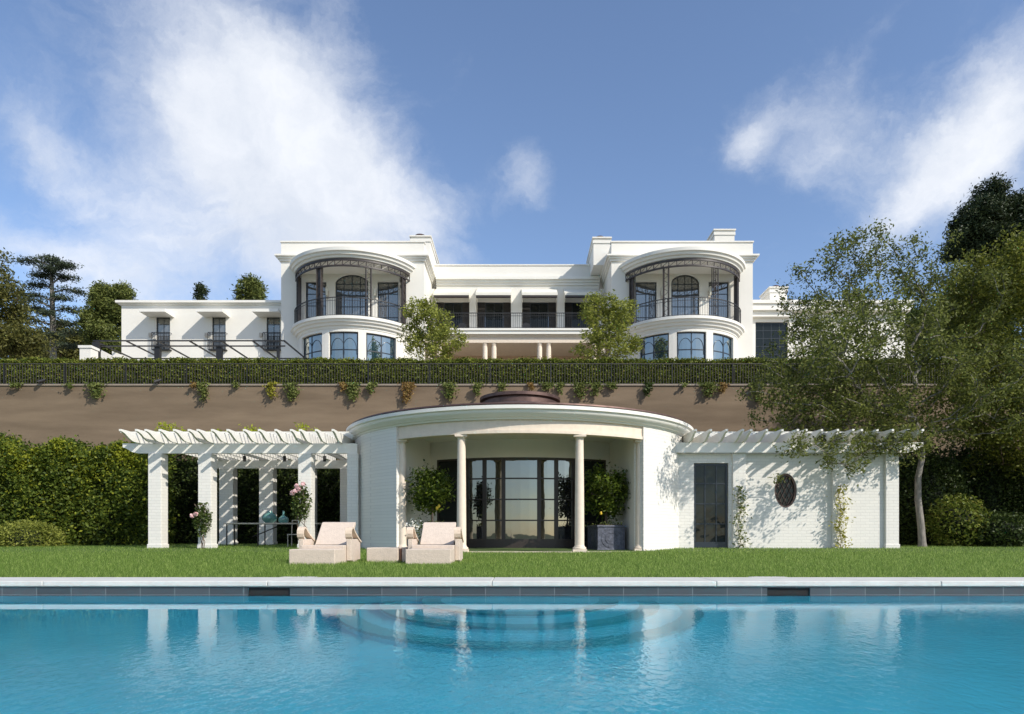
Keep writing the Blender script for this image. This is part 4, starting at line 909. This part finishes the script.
# background left
def pine(name, lab, px, d, ytop, ybase, wid, lm, n, sz, seed, group=None, tiers=None):
    pass
d = 55.; root = thing('cedar', 'open blue-green cedar with tiered flat branches at upper left', 'tree', (PX(52, d), d, WZ)); m = MB()
pts = [(PX(54, d), d, WZ), (PX(53, d), d, PZ(330, d)), (PX(52, d), d, PZ(290, d)), (PX(51, d), d, PZ(264, d))]
for i in range(3): m.tube(pts[i], pts[i+1], .30-.07*i, .23-.07*i, 8)
m.build('trunk', 'bark', root, smooth=True); m = MB(); LP = []
for (py, sd_, ln) in ((264, -1, 26), (268, 1, 14), (272, 1, 27), (277, -1, 14), (281, 1, 20), (286, -1, 20), (290, 1, 32), (298, -1, 28), (300, 1, 18), (309, 1, 31), (312, -1, 22), (322, -1, 30), (326, 1, 26), (336, 1, 34), (338, -1, 24), (348, 1, 30), (350, -1, 28), (278, .3, 10), (318, .4, 14), (305, -.4, 15), (262, .5, 8), (343, .2, 16)):
    a = P3(52, py+3, d); s = 1 if sd_ > 0 else -1; az = RNG.uniform(-.6, .6) if abs(sd_) == 1 else RNG.uniform(.8, 1.3)
    L_ = ln*d/F/max(.4, math.cos(az)*1.0); tipv = a+Vector((s*math.cos(az)*L_, -abs(math.sin(az))*L_*.8, RNG.uniform(-.1, .5)*1.2)); mid = a.lerp(tipv, .5)+Vector((0, 0, .35))
    m.tube(a, mid, .075, .05, 5, caps=False); m.tube(mid, tipv, .05, .02, 5, caps=False)
    for t in np.linspace(.3, 1, 9):
        q = np.array(a.lerp(mid, t*2) if t < .5 else mid.lerp(tipv, t*2-1)); k = int(58*(.5+t))
        LP.append(q+RNG.normal(size=(k, 3))*np.array([.40, .36, .09])+np.array([0, 0, -.02]))
mkmesh('branchwork', m.v, m.f, M['bark'], root); leafobj('crown', np.concatenate(LP), .24, 'leaf_cedar', root, aspect=.3)
d = 44.; tree('oak_tree', 'olive-brown leafy tree cut off by the left edge of the terrace', 'tree', [(PX(-8, d), d, WZ), (PX(-6, d), d, 9.6), (PX(-4, d), d, 11.5), (PX(-2, d), d, 13)], .22,
     [blob(5, 330, d, 34, 26, 34, 1), blob(2, 300, d, 24, 22, 30, .6), blob(20, 345, d, 30, 14, 30, .6), blob(-30, 310, d, 40, 50, 40, 1), blob(-2, 268, d, 7, 16, 10, .08)], 220, 22000, .22, 'leaf_oak', bark='bark_dark', spread=.24, start=.3)
tree('far_tree', 'dark green bushy tree low between the cedar and the white pier', 'tree', [(PX(68, 60), 60, WZ), (PX(68, 60), 60, 12), (PX(68, 60), 60, 15)], .25,
     [blob(70, 347, 60, 22, 18, 22, 1), blob(30, 350, 60, 30, 12, 22, .8), blob(56, 335, 60, 16, 12, 20, .3)], 140, 12000, .34, 'leaf_oak', bark='bark_dark', spread=.4, start=.3)
def conifer(name, lab, px, d, zb, blobs, n, sz, lm, tr=.25, sp=.30, natt=160, group=None):
    zt = max(b[0][2] for b in blobs)
    tree(name, lab, 'tree', [(PX(px, d), d, zb), (PX(px, d), d, zb+(zt-zb)*.35), (PX(px, d), d, zb+(zt-zb)*.7), (PX(px, d), d, zt)], tr, blobs, natt, n, sz, lm, bark='bark_dark', spread=sp, start=.25, asp=.3, group=group, jit=.05)
d = 52.; conifer('pine', 'dense sunlit green pine just left of the left wing', 110, d, WZ, [blob(107, 330, d, 22, 30, 22, 1.2), blob(104, 305, d, 11, 18, 12, .45), blob(103, 295, d, 7, 8, 9, .2), blob(124, 296, d, 8, 8, 9, .3), blob(118, 312, d, 13, 10, 14, .4), blob(93, 325, d, 9, 12, 12, .3)], 34000, .28, 'leaf_pinel', sp=.22, natt=210)
d = 62.; conifer('pine', 'small pine top just showing above the left wing roof', 200, d, WZ, [blob(202, 290, d, 3.5, 4, 4, 1), blob(199, 299, d, 5, 3, 5, .6)], 1600, .3, 'leaf_pine', tr=.15, sp=.2, natt=24)
conifer('pine', 'round pine crown showing above the roof beside the left bay', 250, d, WZ, [blob(250, 290, d, 12, 8, 12, 1), blob(250, 283, d, 8, 4, 8, .4), blob(244, 297, d, 9, 4, 9, .4), blob(259, 297, d, 8, 4, 9, .4)], 5000, .33, 'leaf_pinel', tr=.2, sp=.25, natt=60)
d = 58.; conifer('pine', 'tall dark pine rising behind the trees at upper right', 992, d, WZ, [blob(992, 195, d, 14, 14, 16, .35), blob(985, 215, d, 26, 16, 28, .8), blob(1000, 235, d, 42, 18, 40, 1), blob(1018, 212, d, 14, 14, 22, .5), blob(966, 222, d, 12, 10, 20, .35), blob(975, 245, d, 30, 14, 30, .7), blob(1030, 240, d, 28, 20, 30, .6), blob(1000, 290, d, 60, 40, 50, 1.2)], 80000, .34, 'leaf_pine', tr=.3, sp=.30, natt=420)
conifer('dark_tree', 'dark tree mass behind the right end of the terrace hedge', 905, 50., WZ, [blob(930, 330, 50, 60, 24, 30, 1), blob(990, 330, 50, 50, 45, 30, 1)], 26000, .36, 'leaf_shade', tr=.3, sp=.4, natt=200)

# ================================================================== SMALL THINGS
# vines spilling over the retaining wall: px, drop in px, half width, colour, label
vines = [(18, 6, 7, 'vine', 'first small green vine tuft at the left end of the wall cap'), (72, 6, 4, 'vine', 'tiny green vine tuft left of the broad green patch'), (98, 16, 10, 'vine', 'broad green vine patch above the left hedge'),
 (195, 6, 4, 'autumn', 'small rusty vine tuft beside the yellow-green strand'), (205, 20, 6, 'vine', 'long yellow-green vine strand above the left pergola end'), (237, 6, 4, 'vine', 'tiny green vine tuft above the pergola middle'),
 (273, 17, 6, 'gold', 'golden vine strand above the pergola'), (293, 19, 9, 'vine', 'bushy green vine patch right of the golden strand'), (344, 9, 4, 'autumn', 'small rust-coloured vine tuft left of the mixed patch'), (354, 19, 8, 'vine', 'mixed green vine patch above the left cornice end'),
 (372, 12, 5, 'vine', 'thin sparse vine strands left of the rusty patch'), (408, 21, 7, 'autumn', 'rusty orange vine patch over the round pool house'), (450, 18, 9, 'vine', 'full green vine patch left of the copper lantern'),
 (478, 14, 6, 'vine', 'green vine patch just left of the copper lantern'), (502, 11, 5, 'vine', 'green vine tuft directly over the copper lantern'), (531, 9, 4, 'autumn', 'small rusty vine tuft over the lantern right half'), (547, 8, 8, 'vine', 'low green vine fringe at the right of the copper lantern'), (560, 13, 4, 'vine', 'thin green strand right of the copper lantern'),
 (580, 17, 8, 'vine', 'full green vine patch right of the copper lantern'), (596, 14, 7, 'vine', 'green vine patch between two others right of the lantern'), (612, 8, 6, 'vine', 'shallow green vine fringe over the right cornice'), (647, 15, 5, 'shade', 'dark green pointed vine patch over the right cornice'),
 (684, 5, 3, 'vine', 'tiny green vine tuft alone on the right wall'), (708, 15, 10, 'vine', 'wide green vine patch above the right wing'), (722, 11, 5, 'autumn', 'rusty vine tuft above the right wing'), (757, 22, 8, 'vine', 'long dark green vine by the big tree crown')]
for (px, dr, hw, c, lab) in vines:
    n = int(26*hw*dr/12+40); u = RNG.normal(0, .5, n); t = RNG.uniform(0, 1, n)**1.3; k = 31.0
    x = PX(px, k)+u*hw*k/F*(1-.45*t)+.05*np.sin(t*6+px); z = WZ+.13-t*dr*k/F*RNG.uniform(.7, 1.05, n); y = WY-.10-RNG.uniform(0, .16, n)+np.where(z > WZ+.04, .12, 0)
    o = leafobj('hanging_vine', np.stack([x, y, z], 1), .12, 'leaf_'+c, None, aspect=.7, droop=.5); tag(o, lab, 'vine', 'vines hanging over the brown wall')
for px, lab in ((42, 'small black spotlight on the wall cap at far left'), (158, 'small black spotlight on the wall cap above the left pergola end')):
    t = thing('spotlight', lab, 'spotlight', (PX(px, 30.9), 30.9, WZ+.075), 'spotlights on the brown wall'); x = PX(px, 30.9)
    m = MB(); m.tube((x, 31.02, WZ+.076), (x, 30.85, WZ+.18), .02, n=6); m.build('stem', 'black', t); m = MB(); m.tube((x-.1, 30.78, WZ+.12), (x+.14, 30.92, WZ+.26), .085, .06, n=10); m.build('lamp_head', 'black', t)
# bright shoots on the pergola roofs
for (px, w, hh, lab) in ((168, 12, 9, 'bright yellow-green shoots on the pergola roof, left end'), (186, 5, 4, 'small green shoots on the pergola roof beside the left clump'), (218, 5, 4, 'sparse green shoots on the pergola roof second from left'), (252, 8, 7, 'yellow-green shoots on the middle of the pergola roof'), (302, 7, 8, 'bright shoots on the pergola roof towards the round building'), (318, 6, 4, 'small sparse shoots on the pergola roof near the round building'), (778, 8, 6, 'bright shoots on the right wing roof')):
    dd = 27.0; n = int(w*hh*2.2+30); x0 = PX(px, dd); z0 = ZB+.34
    x = x0+RNG.normal(0, .45, n)*w*dd/F; z = z0+RNG.uniform(0, 1, n)**1.4*hh*1.3*dd/F+.60; y = dd+RNG.normal(0, .3, n)
    o = leafobj('vine_shoots', np.stack([x, y, z], 1), .12, 'leaf_shoot', None, aspect=.45, up=1.0); o.name = 'roof_vine'; tag(o, lab, 'vine', 'vine shoots on the pergola roofs')
# espaliered climbers on the right wing
for (px, py0, lm, n, lab) in ((739, 486, 'vine', 330, 'thin climbing vine on the pillar right of the wing door'), (840, 485, 'gold', 420, 'yellow-green climber on the white pillar right of the oval window'), (778, 474, 'vine', 60, 'small sprig growing at the top left of the oval window')):
    dd = 22.42; t = thing('climbing_plant', lab, 'climbing plant', (PX(px, dd), dd, gz(dd)), 'climbers on the right wing'); z1 = PZ(py0, dd); x0 = PX(px, dd)
    zlo = gz(dd) if n > 100 else PZ(487, dd)
    m = MB(); prev = None
    for q in range(13):
        z = zlo+(z1-zlo)*q/12; p = (x0+.05*math.sin(q*1.1), dd+.02*math.sin(q), z)
        if prev: m.tube(prev, p, .012, n=4)
        prev = p
    m.build('stem', 'bark_dark', t)
    tt = RNG.uniform(.0 if n > 100 else .3, 1, n); sp = .06+.10*np.abs(np.sin(tt*9+px))
    P = np.stack([x0+.05*np.sin(tt*13)+RNG.normal(0, 1, n)*sp, dd-.05-RNG.uniform(0, .12, n), zlo+(z1-zlo)*tt], 1); leafobj('foliage', P, .12, 'leaf_'+lm, t, aspect=.42, droop=.2)
# roses against the pergola pillars
def rose(px, dd, ptop, pbot, w, blooms, lab):
    t = thing('rose_bush', lab, 'rose', (PX(px, dd), dd, gz(dd)), 'climbing roses on the pergola pillars'); x0 = PX(px, dd); m = MB()
    for q in range(4):
        a = Vector((x0+RNG.normal()*.05, dd, gz(dd))); 
        for k in range(1, 7):
            b = Vector((x0+RNG.normal()*.07*k**.5, dd+RNG.normal()*.05, gz(dd)+(PZ(ptop, dd)-gz(dd))*k/6)); m.tube(a, b, .012, n=4); a = b
    m.build('stem', 'bark_dark', t)
    n = int(w*(pbot-ptop)*1.6); c = np.array([x0, dd, (PZ(ptop, dd)+PZ(pbot, dd))/2]); P = c+inball(n, .2)*np.array([w*.5*dd/F, .28, (pbot-ptop)*.55*dd/F])*(1+RNG.normal(0, .12, n))[:, None]
    leafobj('foliage', P, .095, 'leaf_rose', t, aspect=.6)
    for (bx, by) in blooms:
        c = P3(bx, by, dd-.3); V = []; Fc = []
        for q in range(26):
            v = RNG.normal(size=3); v /= np.linalg.norm(v); ctr = np.array(c)+v*.035*(RNG.uniform(.5, 1.6)); a = np.cross(v, RNG.normal(size=3)); a /= np.linalg.norm(a); b = np.cross(v, a); i0 = len(V)
            V += [ctr-a*.04-b*.03, ctr+a*.04-b*.03, ctr+a*.035+b*.045+v*.02, ctr-a*.035+b*.045+v*.02]; Fc.append((i0, i0+1, i0+2, i0+3))
        mkmesh('bloom', V, Fc, 'pink', t)
rose(202.5, 22.15, 504, 535, 17, [(192, 516), (196, 514)], 'leafy rose bush with pale pink bloom on the second front pillar')
rose(301, 22.1, 486, 520, 19, [(296.5, 486), (299, 489), (292, 493), (303, 484), (295, 491)], 'tall rose bush with pink blooms on the third front pillar')
# table + vases under the pergola
dd = 25.2; zt = PZ(523, dd); xa, xb = PX(228, dd), PX(321, dd)
t = thing('garden_table', 'long pale wooden table on thin dark legs under the pergola', 'table', ((xa+xb)/2, dd, gz(dd)))
m = MB(); m.box(xa, xb, dd-.4, dd+.4, zt-.05, zt); m.build('tabletop', 'wood', t, bev=.006)
for x in (xa+.1, xa+(xb-xa)*.36, xa+(xb-xa)*.72, xb-.1):
    for y in (dd-.34, dd+.34): m = MB(); m.tube((x, y, gz(dd)), (x, y, zt-.052), .026, n=6); m.build('leg', 'bronze', t)
m = MB(); m.tube((xa+.9, dd, gz(dd)+.35), (xa+1.9, dd, zt-.1), .02, n=5); m.build('brace', 'bronze', t)
for (px, r, h_, nk, lab) in ((269.5, .27, .44, 0, 'large round blue-green glass jar on the pergola table'), (283.5, .19, .45, 1, 'small necked green glass bottle on the pergola table')):
    x = PX(px, dd-.1); m = MB()
    pr = [(.01, zt+.001), (r*.55, zt+.002), (r*.95, zt+h_*.25), (r, zt+h_*.45), (r*.8, zt+h_*.72), (r*.35, zt+h_*.9), (r*.3, zt+h_)] if not nk else [(.01, zt+.001), (r*.8, zt+.002), (r, zt+h_*.2), (r*.9, zt+h_*.4), (r*.3, zt+h_*.6), (r*.2, zt+h_*.7), (r*.2, zt+h_*.97), (r*.28, zt+h_)]
    m.lathe(pr, x, dd-.1, n=24); o = m.build('glass_jar' if not nk else 'glass_bottle', 'vase', None, smooth=True); tag(o, lab, 'jar' if not nk else 'bottle')
x = PX(296, dd-.9); t = thing('garden_chair', 'thin pale metal garden chair at the right end of the pergola table', 'chair', (x, dd-.9, gz(dd-.9)))
g0 = gz(dd-.9); m = MB(); m.box(x-.25, x+.25, dd-1.1, dd-.65, g0+.43, g0+.46); m.build('seat', 'wood', t)
for sx in (-.23, .23):
    for sy in (-1.08, -.67): m = MB(); m.tube((x+sx, dd+sy, g0), (x+sx, dd+sy, g0+(.43 if sy > -1 else .43)), .018, n=6); m.build('leg', 'wood', t)
m = MB(); 
for sx in (-.23, 0, .23): m.tube((x+sx, dd-.67, g0+.46), (x+sx, dd-.6, g0+.95), .015, n=5)
m.tube((x-.24, dd-.6, g0+.95), (x+.24, dd-.6, g0+.95), .02, n=5); m.build('backrest', 'wood', t)
# loungers
def lounger(loc, lab):
    t = thing('garden_lounger', lab, 'lounger', (0, 0, 0), 'stone loungers on the lawn')
    m = MB(); m.box(-.39, .39, 0, .60, 0, .27); m.build('footrest', 'travertine', t, bev=.012)
    m = MB(); m.box(-.385, .385, .604, 1.42, 0.0, .33); m.build('seat', 'travertine', t, bev=.012)
    m = MB(); m.prism([(1.24, .335), (1.36, .335), (1.82, .735), (1.78, .77), (1.70, .76)], side(0), -.32, .32); m.build('backrest', 'travertine', t, bev=.012)
    for s in (-1, 1):
        m = MB(); a, b = (.39, .475) if s > 0 else (-.475, -.39)
        m.prism([(.78, .05), (.78, .44), (1.50, .44), (1.50, .05), (1.30, .05), (1.22, .0), (.95, .0), (.9, .05)], side(0), a, b); sp = m.build('side_panel', 'travertine', t, bev=.008)
        path = [(.80, .442), (.755, .48), (.735, .54), (.745, .60), (.785, .645), (.85, .665), (.92, .65), (1.0, .60), (1.15, .53), (1.35, .45), (1.52, .40)]
        m = MB(); n = len(path); inn = []
        for i, (y, z) in enumerate(path):
            p, q = Vector(path[max(0, i-1)]), Vector(path[min(n-1, i+1)]); d_ = (q-p).normalized(); inn.append((y+d_.y*.03, z-d_.x*.03))
        a, b = (.375, .495) if s > 0 else (-.495, -.375)
        for i in range(n-1): m.prism([path[i], path[i+1], inn[i+1], inn[i]], side(0), a, b)
        m.build('armrest', 'wicker', t)
    t.location = loc; return t
l1 = lounger((PX(311.8, 11.6), 11.6, .135), 'pinkish stone lounger at left, in front of the pergola')
l2 = copy_tree(l1, None, (PX(428, 11.75), 11.75, .135)); l2['label'] = 'pinkish stone lounger at right, in front of the potted lemon tree'
x0, x1 = PX(366.5, 12.6), PX(398, 12.6)
t = thing('garden_ottoman', 'low square pinkish stone footstool on the lawn between the loungers', 'footstool', ((x0+x1)/2, 12.6, .135))
m = MB(); m.box(x0, x1, 12.6, 13.2, .135, .135+.28); m.build('top_block', 'travertine', t, bev=.012); m = MB(); m.box(x1+.004, x1+.035, 12.75, 13.15, .14, .40); m.build('strap', 'cushionfab', t)
m = MB(); m.box(x1+.05, x1+.14, 12.72, 13.25, .135, .42); m.build('side_block', 'travertine', t, bev=.008)
# potted lemon trees
def lemon(px, dd, pyc, rx, rz, n, lab, potw, rot, lemons):
    x0 = PX(px, dd); t = thing('potted_lemon_tree', lab, 'potted tree', (x0, dd, FZ), 'potted lemon trees in the round recess')
    m = MB(); w = potw/2; ph_ = .80; g = MB()
    def rb(mb, a, z0, z1): c, s = math.cos(rot), math.sin(rot); P = [(-a, -a), (a, -a), (a, a), (-a, a)]; P = [(x0+p*c-q*s, dd+p*s+q*c) for p, q in P]; mb.add([(*p, z0) for p in P]+[(*p, z1) for p in P], [(3, 2, 1, 0), (4, 5, 6, 7), (0, 1, 5, 4), (1, 2, 6, 5), (2, 3, 7, 6), (3, 0, 4, 7)])
    rb(m, w, FZ+.001, FZ+ph_-.06); rb(m, w+.025, FZ+ph_-.058, FZ+ph_); rb(m, w+.02, FZ+.0012, FZ+.06)
    pot = m.build('planter', 'lead', t, bev=.01)
    c, s = math.cos(rot), math.sin(rot)
    for fx, fy in ((0, -1), (-1, 0)):   # embossed rings on the two visible faces
        q = MB(); K = 24
        nrm = Vector((fx*c-fy*s, fx*s+fy*c, 0)); tv = Vector((-nrm.y, nrm.x, 0)); cc = Vector((x0, dd, FZ+ph_*.48))+nrm*(w+.004)
        for rr_ in (w*.74, w*.45):
            for i in range(K): a, b = 2*PI*i/K, 2*PI*(i+1)/K; q.tube(cc+tv*rr_*math.cos(a)+Vector((0, 0, rr_*.85*math.sin(a))), cc+tv*rr_*math.cos(b)+Vector((0, 0, rr_*.85*math.sin(b))), .012, n=4, caps=False)
        q.build('embossing', 'lead', pot)
    m = MB(); rb(m, w-.05, FZ+ph_+.001, FZ+ph_+.02); m.build('soil', 'soil', t)
    zc = PZ(pyc, dd); m = MB(); m.tube((x0, dd, FZ+ph_), (x0+.02, dd, zc-.1), .032, .022, 8)
    for q in range(12): v = inball(1, .7)[0]*np.array([rx, rx, rz])*.75; m.tube((x0+.02, dd, zc-.25), (x0+v[0], dd+v[1], zc+v[2]), .014, .005, 4)
    m.build('trunk', 'bark_dark', t)
    cs = inball(34, .45)*np.array([rx, rx, rz])*.84; P = cs[RNG.integers(0, 34, n)]+RNG.normal(size=(n, 3))*.15*np.array([1, 1, .9])+np.array([x0, dd, zc]); leafobj('crown', P, .125, 'leaf_citrus', t, aspect=.42, droop=.25)
    P = np.array([x0, dd, FZ+ph_+.05])+RNG.normal(size=(160, 3))*np.array([w*.6, w*.6, .05]); leafobj('underplanting', P, .08, 'leaf_vine', t)
    for (lx, ly) in lemons:
        mm = MB(); p = P3(lx, ly, dd-rx*.55); mm.lathe([(.003, p.z-.06), (.03, p.z-.045), (.045, p.z), (.03, p.z+.04), (.003, p.z+.05)], p.x, p.y, n=10); mm.build('lemon', 'lemon', t, smooth=True)
lemon(432, 20.9, 490, .62, .74, 3800, 'round potted lemon tree behind the right lounger, left side of the recess', .55, .3, [(439, 506), (437, 508)])
lemon(606, 21.9, 490, .82, .86, 4600, 'potted lemon tree in an embossed lead planter, right side of the recess', .92, .25, [(601, 513)])
# white flowers and small dark pot beside the right lounger
x0, dd = PX(415, 14.6), 14.6; t = thing('flower_pot', 'small dark blue pot with white flowers behind the right lounger', 'flower pot', (x0, dd, gz(dd)))
m = MB(); m.lathe([(.01, gz(dd)), (.11, gz(dd)), (.15, gz(dd)+.3), (.14, gz(dd)+.3), (.01, gz(dd)+.28)], x0+.12, dd, n=16); m.build('pot', mat('dark_blue_glaze', (.03, .04, .09), .3), t, smooth=True)
P = np.array([x0+.06, dd, .72])+RNG.normal(size=(90, 3))*np.array([.08, .08, .13]); leafobj('foliage', P, .07, 'leaf_rose', t); P = np.array([x0, dd, .86])+RNG.normal(size=(60, 3))*np.array([.07, .07, .06]); leafobj('flowers', P, .05, 'white_petal', t, aspect=.9)
